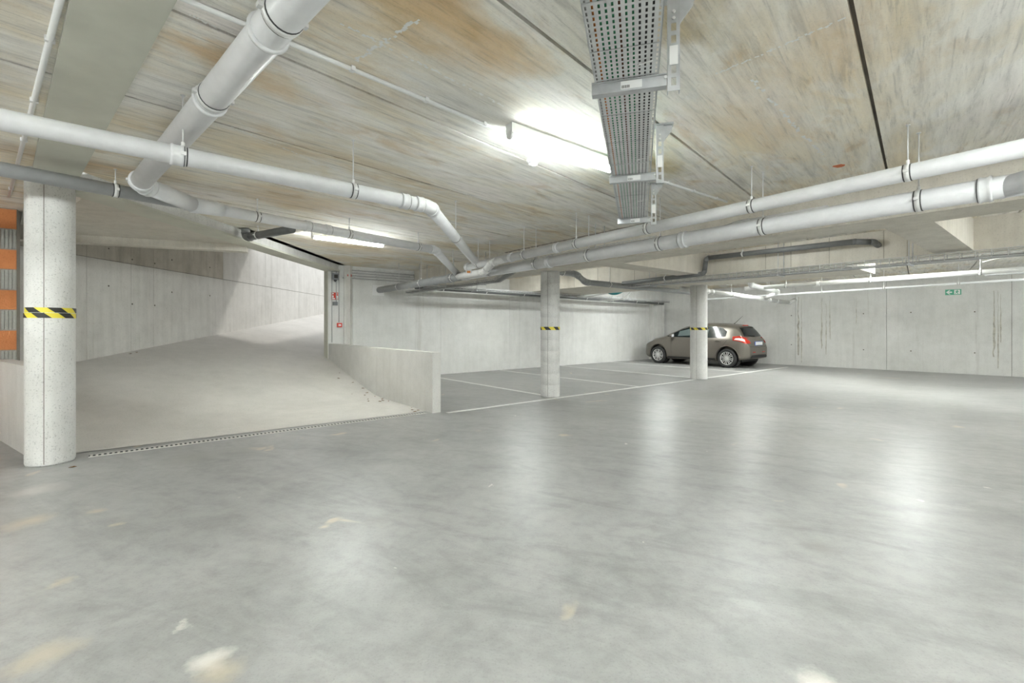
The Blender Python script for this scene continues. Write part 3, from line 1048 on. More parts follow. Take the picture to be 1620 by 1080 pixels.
# white pipes beyond the car column
pipe('drain_pipe', 'white drain pipe sloping behind the car column towards the right wall', [Vector((4.4, 11.6 + 0.35, 2.30)), Vector((5.2, 12.25, 2.27)), Vector((9.1, 15.05, 2.12)), Vector((9.42, 15.28, 2.22))], 0.064, 0.1, mat='white_pipe',
     hang=[Vector((6.2, 13, 0)), Vector((7.9, 14.2, 0))], collars=[Vector((5.4, 12.4, 0)), Vector((8.0, 14.25, 0)), Vector((8.4, 14.55, 0))])
pipe('drain_pipe', 'white elbow pipe dropping from the drop slab into the white drain pipe', [Q(11.36, 4.9, 2.60), Q(11.45, 5.0, 2.33), Vector((7.65, 13.2, 2.33)), Vector((7.75, 14.0, 2.19))], 0.058, 0.08, mat='white_pipe')
pipe('drain_pipe', 'long white pipe hung below the ceiling beyond the wire tray', [Q(12.5, 5.6, 2.335), Q(12.5, 0.05, 2.365)], 0.052, mat='white_pipe',
     hang=[Q(12.5, 4.6), Q(12.5, 2.9), Q(12.5, 1.2)], collars=[Q(12.5, 3.9), Q(12.5, 0.35)])
pipe('conduit_run', 'thin grey conduit hung along the right wall', [Q(15.0, 8.0, 2.27), Q(15.0, -1.5, 2.38)], 0.026, mat='grey_pipe',
     hang=[Q(15, 6), Q(15, 4.6), Q(15, 3.2), Q(15, 1.8), Q(15, 0.4)])

# conduits on the ceiling
def conduit(label, p0, p1, r=0.012, clips=6, mat='white_plastic'):
    t = thing('conduit', p0, label, 'conduit', None)
    obj('tube', MB().tube([p0, p1], r, 10), mat, t)
    d = (p1 - p0).normalized()
    for k in range(clips):
        c = p0.lerp(p1, (k + 0.5) / clips)
        obj('clip', MB().box(c + Vector((0, 0, 0.004)), (0.025, r * 2.7, r * 2.4), d), mat, t)
    return t


zc = CEIL - 0.014
ca, cb_ = G(295, 0, zc), G(805, 213, zc)
cd = (cb_ - ca).normalized()
conduit('white conduit clipped to the ceiling leading to the bright tube lamp', ca - cd * 2.5, cb_, 0.013, 9)
conduit('white conduit clipped to the ceiling between the tube lamp and the beam', G(985, 267, zc), G(1150, 319, zc), 0.013, 4)
pa, pb = G(95, 0, zc), G(27, 262, zc)
pd = (pb - pa).normalized()
conduit('white conduit clipped to the ceiling beside the olive steel beam', pa - pd * 2.0, pb + pd * 1.55, 0.015, 7)

pm = G(1328, 262, CEIL)
random.seed(5)
poly = [(pm.x + 0.055 * cos(g * pi / 5) * random.uniform(0.5, 1.1), pm.y + 0.05 * sin(g * pi / 5) * random.uniform(0.6, 1.1)) for g in range(10)]
tag(obj('paint_mark', MB().prism(poly, CEIL - 0.002, CEIL), 'paint_orange'), 'small orange paint mark on the ceiling above the drain pipes', 'mark')

# ------------------------------------------------------------------ tube lamps
def lamp(p0, p1, label, group=None, lamp_mat='tube'):
    c = (p0 + p1) / 2
    d = (p1 - p0).normalized()
    L_ = (p1 - p0).length
    t = thing('tube_lamp', c, label, 'lamp', group)
    obj('housing', MB().box(c + Vector((0, 0, 0.047)), (L_, 0.075, 0.072), d), 'white_plastic', t)
    n_ = d.cross(Vector((0, 0, 1))).normalized()
    mb = MB()
    ring_ = [(cos(g) * 0.034, sin(g) * 0.034) for g in [radians(2 - 184 * k / 10) for k in range(11)]]
    vs_ = [q + n_ * a_ + Vector((0, 0, b_)) for q in (p0 + d * 0.03, p1 - d * 0.03) for a_, b_ in ring_]
    m_ = len(ring_)
    mb.add(vs_, [(k, k + 1, m_ + k + 1, m_ + k) for k in range(m_ - 1)], True)
    mb.add([q + n_ * a_ + Vector((0, 0, 0.009)) for q, a_ in ((p0 + d * 0.03, 0.033), (p0 + d * 0.03, -0.033), (p1 - d * 0.03, -0.033), (p1 - d * 0.03, 0.033))], [(0, 1, 2, 3)])
    obj('diffuser', mb, lamp_mat, t)
    for q, s_ in ((p0, 1), (p1, -1)):
        obj('end_cap', MB().revolve(q, d * s_, [(0, 0.030), (0.03, 0.034)], 14), 'white_plastic', t)
    return t


zl = CEIL - 0.085
lamp(Q(11.1, 2.25, zl), Q(12.25, 2.25, zl), 'added second tube lamp beyond the wire cable tray')  # twin added to strengthen the lamp glint on the floor
lamp(G(805, 213, zl), G(968, 268, zl), 'bright tube lamp on the ceiling beside the perforated cable tray', None, 'tube_soft')
lamp(Q(2.05, 7.5, zl), Q(3.25, 7.55, zl), 'tube lamp on the ceiling half hidden behind the drain pipe', None, 'tube_half')
lamp(Q(11.1, 1.95, zl), Q(12.25, 1.95, zl), 'tube lamp on the ceiling beyond the wire cable tray', None)
for (u_, v_, txt) in ((7.5, 8.6, 'tube lamp over the parking bays behind the ringed column'), (13.2, 8.6, 'tube lamp over the bay beside the parked car'),
                      (13.5, 5.8, 'added tube lamp beyond the drop slab behind the parked car'), (10.8, -2.4, 'added tube lamp between the deep beam and the right wall'), (-2.5, 1.5, 'added tube lamp nearest the clay block wall'), (-5.2, -1.8, 'added tube lamp along the clay block wall'), (-4.1, 5.0, 'added tube lamp before the toothed end of the clay block wall'),  # from here on unseen lamps, added to brighten the room
                      (3.3, -1.0, 'added tube lamp between the cable tray and the long beam'), (0.3, -0.9, 'added tube lamp over the middle of the empty floor'), (5.0, -4.0, 'added tube lamp under the long beam by the front wall'), (2.0, -2.2, 'added tube lamp over the empty floor by the front wall'), (8.2, -3.0, 'added tube lamp between the long beams by the front wall'),
                      (13.0, -3.5, 'added tube lamp by the side wall'), (-1.0, -5.0, 'added tube lamp in the corner by the front wall'), (-2.4, 3.2, 'added tube lamp between the olive steel beam and clay block wall'), (7.5, -1.6, 'added tube lamp beside the cross beam between the long beams'), (13.3, 3.8, 'added tube lamp between the drop slab and the right wall'), (14.6, -0.8, 'added tube lamp before the right wall'), (-4.5, 2.2, 'added tube lamp close to the clay block wall')):
    p0, p1 = Q(u_ - 0.6, v_, zl), Q(u_ + 0.6, v_, zl)
    lamp(p0, p1, txt, None, 'tube_half' if (u_, v_) in ((7.5, 8.6), (3.3, -1.0), (0.3, -0.9), (13.3, 3.8), (14.6, -0.8), (7.5, -1.6), (10.8, -2.4)) else 'tube')
lamp(Q(6.9, 2.7, zl), Q(6.9, 3.3, zl), 'added short tube lamp hidden behind the long beam between the cross beams')  # unseen lamp added to light the bay between the beams

# green emergency light under the pipe
gl = thing('emergency_light', Q(2.65, 7.33, 2.73), 'small emergency light with a green glow under the ceiling by the drain pipe', 'lamp')
obj('housing', MB().box(Q(2.65, 7.33, 2.765), (0.20, 0.06, 0.05), Q(1, 0)), 'white_plastic', gl)
obj('led', MB().box(Q(2.65, 7.33, 2.735), (0.10, 0.03, 0.012), Q(1, 0)), 'exit_glow', gl)

# smoke detector
sc = G(843, 252, CEIL)
sd = thing('smoke_detector', sc - Vector((0, 0, 0.07)), 'round white smoke detector on the ceiling near the lamp', 'detector')
obj('base', MB().revolve(sc, (0, 0, -1), [(0, 0.055), (0.02, 0.055), (0.025, 0.048)], 28), 'white_plastic', sd)
obj('chamber', MB().revolve(sc - Vector((0, 0, 0.025)), (0, 0, -1), [(0, 0.046), (0.018, 0.044), (0.034, 0.030), (0.040, 0.006)], 28), 'white_plastic', sd)
for k in range(6):
    g = k * pi / 3
    obj('vent', MB().box(sc + Vector((cos(g) * 0.043, sin(g) * 0.043, -0.036)), (0.004, 0.026, 0.007), (cos(g), sin(g), 0)), 'grey_box', sd)

# ------------------------------------------------------------------ perforated cable tray
TD = Vector((0.2656, 0.9641, 0))
TN = Vector((0.9641, -0.2656, 0))
TL0 = Vector((0.24, 1.61, 2.45))
TW = 0.285


def TP(a_, b_, z=2.45):                      # a along, b across
    p = TL0 + TD * a_ + TN * b_
    return Vector((p.x, p.y, z))


tray = thing('cable_tray', TP(1.5, TW / 2), 'wide perforated steel cable tray hung from the ceiling on slotted brackets', 'cable tray')
A_S, A_E = -2.6, 3.52
cols, pitch = 12, 0.0325
rows = int((A_E - A_S) / pitch)
cw = TW / cols
mb = MB()
hw, hl = cw * 0.17, pitch * 0.30
for r in range(rows):
    a0 = A_S + r * pitch
    for c in range(cols):
        x0 = c * cw
        if (r % 5) == 4 and False:
            continue
        o8 = [(a0, x0), (a0, x0 + cw), (a0 + pitch, x0 + cw), (a0 + pitch, x0)]
        ac, xc = a0 + pitch / 2, x0 + cw / 2
        i8 = [(ac - hl, xc - hw), (ac - hl, xc + hw), (ac + hl, xc + hw), (ac + hl, xc - hw)]
        mb.add([TP(*q) for q in o8 + i8], [(0, 1, 5, 4), (1, 2, 6, 5), (2, 3, 7, 6), (3, 0, 4, 7)])
obj('tray_floor', mb, 'zinc_tray', tray)
for b_, nm in ((0.0, 'flange'), (TW, 'flange')):
    obj(nm, MB().box(TP((A_S + A_E) / 2, b_, 2.48), (A_E - A_S, 0.003, 0.06), TD), 'zinc_tray', tray)
for a_ in (-0.28, 0.02, 0.32, 0.62, 0.92, 1.3, 1.7, 2.1, 2.5, 2.9, 3.3):
    obj('crease', MB().box(TP(a_, TW / 2, 2.4485), (0.004, TW * 0.98, 0.002), TD), 'zinc', tray)
cabs = ['cable_grey', 'cable_orange', 'cable_green', 'cable_green', 'cable_green', 'cable_brown', 'cable_green', 'cable_green', 'cable_black', 'cable_black', 'cable_black']
for k, m in enumerate(cabs):
    pts = []
    for q in range(14):
        a_ = A_S + (A_E - A_S) * q / 13
        pts.append(TP(a_, cw * (k + 0.55) + 0.004 * sin(q * 1.3 + k), 2.464))
    o = obj('cable', MB().tube(pts, 0.0098, 8), m)
    txt = ['grey cable lying in the perforated tray', 'orange cable lying in the perforated tray', 'green cable lying against the orange cable in the tray', 'green cable lying between two other green cables in the tray',
           'green cable against the brown cable, on the lamp side of the tray', 'brown cable lying in the perforated tray', 'green cable against the brown cable, on the bracket side of the tray', 'green cable lying against the black cables in the tray',
           'black cable lying against a green cable in the tray', 'black cable lying between two other black cables in the tray', 'black cable lying closest to the tray brackets'][k]
    tag(o, txt, 'cable', 'cables in the perforated tray')
for a_, b_ in ((0.02, 10), (0.45, 9.5), (1.62, 9.0), (2.7, 9)):
    obj('cable_tie', MB().box(TP(a_, cw * b_, 2.446), (0.006, 0.065, 0.004), TD + TN * 0.35).box(TP(a_, cw * (b_ - 0.9), 2.446), (0.012, 0.012, 0.008), TD), 'white_plastic', tray)


def bracket(a_, lab):
    t = thing('tray_bracket', TP(a_, TW + 0.05, 2.37), lab, 'bracket', None)
    arm = MB().box(TP(a_, TW / 2 + 0.01, 2.420), (0.04, TW + 0.05, 0.052), TD)
    arm.box(TP(a_ - 0.022, TW / 2 + 0.01, 2.444), (0.012, TW + 0.05, 0.006), TD)
    ao = obj('arm', arm, 'zinc', t)
    obj('sticker', MB().box(TP(a_ - 0.0212, TW * 0.58, 2.420), (0.002, 0.095, 0.036), TD), 'sign_white', ao)
    for q in range(7):
        obj('print', MB().box(TP(a_ - 0.0226, TW * 0.58 - 0.042 + q * 0.0055, 2.412), (0.001, 0.002 + 0.0012 * (q % 2), 0.013), TD), 'black', ao)
    bx = TW + 0.065
    zb, zt = 2.365, CEIL - 0.008
    fx = -0.020
    w = 0.050
    slots = [(2.39, 2.425), (2.445, 2.48), (2.58, 2.615), (2.635, 2.67)]
    mb = MB()
    mb.box(TP(a_ + fx, bx - w * 0.36, (zb + zt) / 2), (0.003, w * 0.28, zt - zb), TD)
    mb.box(TP(a_ + fx, bx + w * 0.36, (zb + zt) / 2), (0.003, w * 0.28, zt - zb), TD)
    z = zb
    for s0_, s1_ in slots + [(zt, zt)]:
        if s0_ > z:
            mb.box(TP(a_ + fx, bx, (z + s0_) / 2), (0.003, w * 0.46, s0_ - z), TD)
        z = s1_
    for s_ in (-1, 1):
        mb.box(TP(a_ + fx + 0.018, bx + s_ * w / 2, (zb + zt) / 2), (0.038, 0.003, zt - zb), TD)
    po = obj('post', mb, 'zinc', t)
    obj('sticker', MB().box(TP(a_ + fx - 0.003, bx, 2.525), (0.002, 0.036, 0.085), TD), 'sign_white', po)
    obj('head_plate', MB().box(TP(a_, bx + 0.02, CEIL - 0.005), (0.07, 0.15, 0.010), TD), 'zinc', t)
    g = [TP(a_, bx + w / 2, CEIL - 0.012), TP(a_, bx + 0.088, CEIL - 0.012), TP(a_, bx + 0.085, CEIL - 0.05), TP(a_, bx + w / 2, CEIL - 0.13)]
    th = TD * 0.004
    obj('gusset', MB().add([p - th for p in g] + [p + th for p in g], [(0, 1, 2, 3), (7, 6, 5, 4), (0, 4, 5, 1), (1, 5, 6, 2), (2, 6, 7, 3), (3, 7, 4, 0)]), 'zinc', t)
    for (dx, dz) in ((-0.035, 2.43), (0, 2.72), (0, 2.69)):
        obj('bolt', MB().revolve(TP(a_ + fx - 0.002, bx + dx, dz), -TD, [(0, 0.008), (0.006, 0.007)], 8, False), 'zinc_white', t)


bracket(0.585, 'slotted steel tray bracket, the one hung where the tray leaves the orange ceiling stain')
bracket(1.95, 'slotted steel tray bracket holding the cable tray beside the bright lamp')
bracket(3.36, 'slotted steel tray bracket at the end of the cable tray above the pipes')


# ------------------------------------------------------------------ wire and small trays
def wire_tray(label, pts, w, h, pitch_, mat='tray_wire', hang=(), ztop=CEIL, group=None):
    pts = [Vector(p) for p in pts]
    t = thing('wire_tray', pts[0], label, 'cable tray', group)
    for a_, b_ in zip(pts[:-1], pts[1:]):
        d = (b_ - a_).normalized()
        n_ = d.cross(Vector((0, 0, 1))).normalized()
        wires = MB()
        for (o_, z_) in ((-w / 2, h), (-w / 2, h / 2), (-w / 2, 0), (-w / 4, 0), (0, 0), (w / 4, 0), (w / 2, 0), (w / 2, h / 2), (w / 2, h)):
            wires.tube([a_ + n_ * o_ + Vector((0, 0, z_)), b_ + n_ * o_ + Vector((0, 0, z_))], 0.0055, 6)
        obj('long_wires', wires, mat, t)
        L_ = (b_ - a_).length
        m = int(L_ / pitch_)
        ribs = MB()
        for k in range(m):
            c = a_ + d * (pitch_ * (k + 0.5))
            ribs.tube([c - n_ * w / 2 + Vector((0, 0, h)), c - n_ * w / 2, c + n_ * w / 2, c + n_ * w / 2 + Vector((0, 0, h))], 0.005, 5)
        obj('cross_wires', ribs, mat, t)['kind'] = 'stuff'
        cb = MB()
        for k in range(5):
            cc = []
            for q in range(9):
                f = q / 8
                cc.append(a_.lerp(b_, f) + n_ * (-w * 0.3 + w * 0.15 * k + 0.008 * sin(q * 2 + k)) + Vector((0, 0, 0.014)))
            cb.tube(cc, 0.009, 6)
        obj('cables', cb, 'tray_cable', t)
    for q in hang:
        p, d = near_on(pts, q)
        n_ = d.cross(Vector((0, 0, 1))).normalized()
        mb = MB().box(p + Vector((0, 0, -0.012)), (0.035, w + 0.06, 0.02), d)
        br_ = obj('cross_bar', mb, 'zinc', t)
        for s_ in (-1, 1):
            c = p + n_ * (s_ * (w / 2 + 0.02))
            obj('rod', MB().tube([c, (c.x, c.y, ztop)], 0.006, 8), 'zinc', br_)
    return t


wire_tray('long wire mesh cable tray under the deep concrete beam', [Q(8.74, 6.5, 2.225), Q(8.72, -4.0, 2.225)], 0.2, 0.10, 0.15, hang=[Q(8.72, 5.9), Q(8.72, 3.3), Q(8.72, 1.55), Q(8.72, -0.4)])
wire_tray('wire mesh cable tray between the pipes and long beam, dropping towards the back wall', [Q(5.2, 3.4, 2.42), Q(5.2, 6.0, 2.42), Q(5.2, 6.9, 2.16), Q(5.2, 10.6, 2.16)], 0.16, 0.05, 0.07, hang=[Q(5.2, 4.4), Q(5.2, 7.4), Q(5.2, 8.6), Q(5.2, 9.8)])
wire_tray('wire mesh cable tray hung along the back wall above the black pipe', [Q(5.35, 10.0, 2.275), Q(15.8, 10.0, 2.265)], 0.2, 0.06, 0.10, hang=[Q(6.8, 10.0), Q(9.6, 10.0), Q(10.9, 10.0), Q(13.2, 10.0)])
wire_tray('wire mesh cable tray at the right hung before the right wall', [Q(13.2, 1.2, 2.35), Q(13.2, -3.5, 2.36)], 0.2, 0.06, 0.10, hang=[Q(13.2, 0.6), Q(13.2, -1)])

# loose cables
def cable(label, pts, r, m, group=None):
    P_ = [Vector(p) for p in pts]
    out = []
    for i in range(len(P_) - 1):
        p0 = P_[max(0, i - 1)]
        p1, p2 = P_[i], P_[i + 1]
        p3 = P_[min(len(P_) - 1, i + 2)]
        for k in range(6):
            t = k / 6
            out.append(0.5 * ((2 * p1) + (-p0 + p2) * t + (2 * p0 - 5 * p1 + 4 * p2 - p3) * t * t + (-p0 + 3 * p1 - 3 * p2 + p3) * t ** 3))
    out.append(P_[-1])
    tag(obj('cable', MB().tube(out, r, 8), m), label, 'cable', group)


e = Q(12.5, 0.0, 2.37)
for k in range(3):
    cable('black cable curling at the end of the long white pipe', [e + Vector((0, 0, 0.02 * k)), e + Vector((0.12, -0.1, 0.13 - 0.1 * k)), e + Vector((0.30, -0.18, 0.08 + 0.06 * k)), e + Vector((0.62, -0.4, 0.16)), e + Vector((0.70, -0.5, 0.06 + 0.04 * k)), e + Vector((0.35, -0.3, -0.03 + 0.02 * k)), e + Vector((0.05, -0.05, -0.02))], 0.011, 'cable_black', 'cables at the end of the white pipe')
cable('white cable looping above the long white pipe', [e + Vector((-0.9, 0.75, 0.16)), e + Vector((-0.5, 0.45, 0.26)), e + Vector((-0.2, 0.15, 0.2)), e + Vector((-0.3, 0.25, 0.09)), e + Vector((-0.05, 0.05, 0.05))], 0.008, 'white_plastic')
c0 = Q(11.6, 9.2, 2.38)
cable('teal cable bundle drooping near the black wall pipe', [c0 + Vector((-0.35, 0, 0.1)), c0 + Vector((-0.1, 0, 0.0)), c0 + Vector((0.1, 0, 0.02)), c0 + Vector((0.3, 0, 0.12))], 0.05, 'cable_teal')
cable('white cable drooping by the teal bundle', [c0 + Vector((-2.0, 0, 0.2)), c0 + Vector((-1.2, 0, -0.1)), c0 + Vector((-0.2, 0, 0.0)), c0 + Vector((0.5, 0, 0.12)), c0 + Vector((0.2, 0, -0.18)), c0 + Vector((-0.5, 0, -0.22))], 0.018, 'white_plastic')

# conduits on the back wall
for k in range(4):
    z_ = 2.50 + 0.065 * k
    conduit(['lowest', 'second lowest', 'second highest', 'highest'][k] + ' of four grey conduits across the top of the back wall', Q(3.75 + 0.06 * k, V_BACK - 0.016, z_), Q(6.6 - 0.2 * k, V_BACK - 0.016, z_), 0.013, 5, 'cable_grey')
for k, (u_, z0, z1) in enumerate(((3.50, 0.95, 2.66), (3.60, 1.9, 2.66), (3.665, 1.42, 2.66))):
    conduit(['vertical grey conduit nearest the olive wall edge', 'vertical grey conduit above the small grey box', 'vertical grey conduit above the red call point'][k], Q(u_, V_BACK - 0.014, z0), Q(u_, V_BACK - 0.014, z1), 0.010, 5, 'cable_grey')
rail = tag(obj('wall_rail', MB().box(Q(3.80, V_BACK - 0.02, 1.78), (0.045, 0.04, 1.74), Q(1, 0)), 'low_wall'), 'slim vertical grey rail on the back wall beside the call point', 'rail')

# devices on the back wall
UD = Q(1, 0)
def wbox(name, u_, z_, w, h, d, mat, label, cat):
    t = thing(name, Q(u_, V_BACK, z_ - h / 2), label, cat)
    obj('case', MB().box(Q(u_, V_BACK - d / 2, z_), (w, d, h), UD), mat, t)
    return t


t = wbox('beacon_box', 3.567, 2.51, 0.15, 0.15, 0.10, 'grey_box', 'dark grey square beacon box high on the wall end', 'box')
obj('lens', MB().box(Q(3.567, V_BACK - 0.102, 2.51), (0.085, 0.012, 0.085), UD), 'black', t)
obj('gland', MB().revolve(Q(3.567, V_BACK - 0.05, 2.435), (0, 0, -1), [(0, 0.04), (0.03, 0.03), (0.05, 0.012)], 14), 'dark_box', t)
t = wbox('fire_sign', 3.567, 2.05, 0.16, 0.17, 0.006, 'red', 'small red and white fire call sign on the back wall', 'sign')
for (du, dz, w, h) in ((-0.045, 0.058, 0.045, 0.03), (-0.05, -0.01, 0.05, 0.05), (0.05, -0.02, 0.045, 0.07), (-0.03, -0.06, 0.07, 0.03), (0.055, 0.055, 0.03, 0.02), (0.05, -0.07, 0.04, 0.02)):
    obj('print', MB().box(Q(3.567 + du, V_BACK - 0.008, 2.05 + dz), (w, 0.004, h), UD), 'sign_white', t)
t = wbox('junction_box', 3.57, 1.87, 0.10, 0.085, 0.06, 'grey_box', 'small grey junction box below the fire sign', 'box')
t = wbox('call_point', 3.672, 1.36, 0.11, 0.10, 0.05, 'red', 'red fire call point low on the back wall', 'call point')
obj('window', MB().box(Q(3.672, V_BACK - 0.052, 1.36), (0.06, 0.006, 0.04), UD), 'sign_white', t)
t = thing('alarm_bell', Q(3.90, V_BACK, 2.50), 'round red fire alarm sounder on the back wall', 'alarm')
obj('dome', MB().revolve(Q(3.90, V_BACK, 2.56), Q(0, -1), [(0, 0.065), (0.04, 0.062), (0.07, 0.045), (0.075, 0.01)], 22), 'red', t)

# exit sign on the right wall
kx = rw_px(1508)
es = thing('exit_sign', RW(kx, 2.23), 'green emergency exit sign with white arrow and running figure on the right wall', 'sign')
obj('board', MB().box(RW(kx, 2.305, 0.006), (0.33, 0.012, 0.155), WD), 'sign_green', es)


def rwp(dk, z, off):
    return RW(kx + dk, z, off)


def flat(pts, off0=0.0125, off1=0.016):
    n = len(pts)
    mb = MB()
    mb.add([rwp(a_, 2.305 + b_, off0) for a_, b_ in pts] + [rwp(a_, 2.305 + b_, off1) for a_, b_ in pts],
           [tuple(reversed(range(n))), tuple(range(n, 2 * n))] + [(i, (i + 1) % n, n + (i + 1) % n, n + i) for i in range(n)])
    return mb


obj('arrow', flat([(-0.15, 0), (-0.085, 0.058), (-0.055, 0.058), (-0.095, 0.018), (-0.022, 0.018), (-0.022, -0.018), (-0.095, -0.018), (-0.055, -0.058), (-0.085, -0.058)]), 'sign_white', es)
obj('door_mark', flat([(0.02, -0.06), (0.02, 0.06), (0.14, 0.06), (0.14, -0.06)]), 'sign_white', es)
obj('figure', flat([(0.06, 0.03), (0.10, 0.03), (0.12, 0.0), (0.10, -0.005), (0.09, 0.01), (0.085, -0.015), (0.11, -0.045), (0.09, -0.05), (0.065, -0.022), (0.04, -0.05), (0.03, -0.04), (0.06, -0.01), (0.065, 0.012), (0.04, 0.005), (0.035, 0.015)], 0.0165, 0.018), 'sign_green', es)
obj('figure_head', MB().revolve(rwp(0.085, 2.348, 0.0165), -WN, [(0, 0.012), (0.0015, 0.012)], 12, False), 'sign_green', es)

# ------------------------------------------------------------------ leaves and litter at the parapet foot
def leaf(p, s, rot, label, group):
    mb = MB()
    c, s_ = cos(rot), sin(rot)
    pts = [(-1, 0, 0), (-0.4, 0.34, 0.12), (0.3, 0.42, 0.25), (1, 0.05, 0.1), (0.35, -0.4, 0.22), (-0.45, -0.32, 0.1), (0, 0, 0.02)]
    vv = [Vector((p.x + s * (c * x - s_ * y), p.y + s * (s_ * x + c * y), p.z + s * z)) for x, y, z in pts]
    mb.add(vv + [q + Vector((0, 0, 0.002)) for q in vv], [(0, 6, 1), (1, 6, 2), (2, 6, 3), (3, 6, 4), (4, 6, 5), (5, 6, 0)] + [(7, 8, 13), (8, 9, 13), (9, 10, 13), (10, 11, 13), (11, 12, 13), (12, 7, 13)])
    tag(obj('dry_leaf', mb, 'leaf'), label, 'leaf', group)


random.seed(3)
for (v_, du) in ((6.5, 0.06), (6.58, 0.12), (6.42, 0.16), (6.75, 0.05), (7.6, 0.06), (7.65, 0.2), (7.72, 0.12), (7.9, 0.05), (8.2, 0.07), (8.35, 0.2), (8.5, 0.1), (8.8, 0.06), (9.2, 0.12), (9.5, 0.3), (9.9, 0.15), (7.8, 0.35), (8.45, 0.4), (8.0, 0.28)):
    p = Q(3.42 - du, v_)
    p.z = ramp_h(p.x, p.y) + 0.003
    leaf(p, 0.022 + 0.016 * random.random(), random.random() * 6, 'small brown dry leaf on the ramp at the foot of the parapet', 'dry leaves along the parapet')
for (px, py) in ((206, 556), (216, 557)):
    p = Vector((-7.12, 7.12 * FPX / (810 - px), 0))
    p.z = ramp_h(p.x, p.y) + 0.004
    leaf(p, 0.045, px, 'brown dry leaf lying at the foot of the tall ramp wall', 'dry leaves at the ramp wall')
for (px, py) in ((115, 739), (123, 703)):
    p = G(px, py, 0.003)
    leaf(p, 0.03, px * 1.7, 'brown leaf lying on the floor beside the ramp column', 'leaves beside the ramp column')

# ------------------------------------------------------------------ the parked car
def interp(tab, x):
    if x <= tab[0][0]:
        return tab[0][1]
    for (x0, y0), (x1, y1) in zip(tab[:-1], tab[1:]):
        if x <= x1:
            t = (x - x0) / (x1 - x0)
            return y0 + (y1 - y0) * t
    return tab[-1][1]


def smooth_tab(tab, w=0.06):
    return lambda x: sum(interp(tab, x + w * k) * wt for k, wt in ((-1, 0.25), (0, 0.5), (1, 0.25)))


ZT = smooth_tab([(-1.93, 0.72), (-1.90, 0.86), (-1.86, 0.93), (-1.80, 1.00), (-1.72, 1.12), (-1.62, 1.27), (-1.52, 1.375), (-1.3, 1.415), (-0.9, 1.45), (-0.4, 1.465), (0.0, 1.44), (0.35, 1.36), (0.7, 1.21), (1.05, 1.045), (1.25, 0.99), (1.55, 0.925), (1.8, 0.83), (1.95, 0.73), (2.03, 0.62)], 0.05)
ZB = smooth_tab([(-1.93, 0.32), (-1.6, 0.24), (-1.2, 0.20), (1.3, 0.18), (1.8, 0.20), (2.03, 0.26)])
WB = smooth_tab([(-1.93, 0.60), (-1.85, 0.71), (-1.7, 0.775), (-1.4, 0.815), (-0.8, 0.83), (0.8, 0.83), (1.4, 0.80), (1.7, 0.74), (1.9, 0.62), (2.03, 0.42)])
FZ = smooth_tab([(0.15, 0.90), (0.28, 0.955), (0.42, 0.985), (0.62, 1.0), (0.80, 0.99), (0.93, 0.955), (1.10, 0.87), (1.30, 0.77), (1.47, 0.68)], 0.03)


def YS(x, z):
    zt = ZT(x)
    if z >= zt or x < -1.93 or x > 2.03:
        return 0.0
    y = WB(x) * FZ(z)
    r = 0.13
    if z > zt - r:
        y *= sqrt(max(0, 1 - ((z - zt + r) / r) ** 2)) ** 0.9
    zb = ZB(x)
    if z < zb + 0.08:
        k = (zb + 0.08 - z) / 0.08
        y *= 1 - 0.06 * min(1, k) ** 2
    return y


def XR_(y, z):                               # rear surface
    lo, hi = -1.93, -0.6
    y = max(abs(y), 0.03)
    if YS(lo, z) >= abs(y):
        return lo
    for _ in range(40):
        m = (lo + hi) / 2
        if YS(m, z) >= abs(y):
            hi = m
        else:
            lo = m
    return hi


def XF_(y, z):
    lo, hi = 0.0, 2.03
    y = max(abs(y), 0.03)
    for _ in range(40):
        m = (lo + hi) / 2
        if YS(m, z) >= abs(y):
            lo = m
        else:
            hi = m
    return lo


CARC = Q(15.53, 8.46)
FWD = Q(0, 1)
LEFT = -Q(1, 0)


def CW(x, y, z):
    return CARC + FWD * x + LEFT * y + Vector((0, 0, z))


car = thing('parked_car', CARC, 'brown-grey hatchback car parked nose to the back wall behind a column', 'car')
R_W, AX_F, AX_R = 0.305, 1.27, -1.27

stations = [-1.93, -1.925, -1.915, -1.90, -1.88, -1.86, -1.83, -1.80, -1.77, -1.73, -1.69, -1.65, -1.61, -1.57, -1.53, -1.48, -1.42, -1.35] + [-1.27 + 0.07 * k for k in range(44)] + [1.80, 1.85, 1.89, 1.93, 1.96, 1.99, 2.01, 2.03]
NZ = 34
mb = MB()
ring = 2 * NZ
for x in stations:
    zb, zt = ZB(x), ZT(x)
    half = []
    for k in range(NZ):
        t = k / (NZ - 1)
        if t < 0.6:
            z = zb + (zt - 0.13 - zb) * (t / 0.6)
        else:
            g = (t - 0.6) / 0.4
            z = zt - 0.13 + 0.13 * sin(g * pi / 2)
        z = min(z, zt - 1e-5)
        half.append((max(YS(x, z), 0.002), z))
    pts = [(x, y, z) for y, z in half] + [(x, -y, z) for y, z in reversed(half)]
    mb.v += [CW(*p) for p in pts]
ns = len(stations)
for i in range(ns - 1):
    for k in range(ring):
        k2 = (k + 1) % ring
        mb.f.append((i * ring + k, i * ring + k2, (i + 1) * ring + k2, (i + 1) * ring + k))
        mb.s.append(True)
mb.f += [tuple(reversed(range(ring))), tuple((ns - 1) * ring + k for k in range(ring))]
mb.s += [False, False]
body = obj('body', mb, 'car_paint', car)
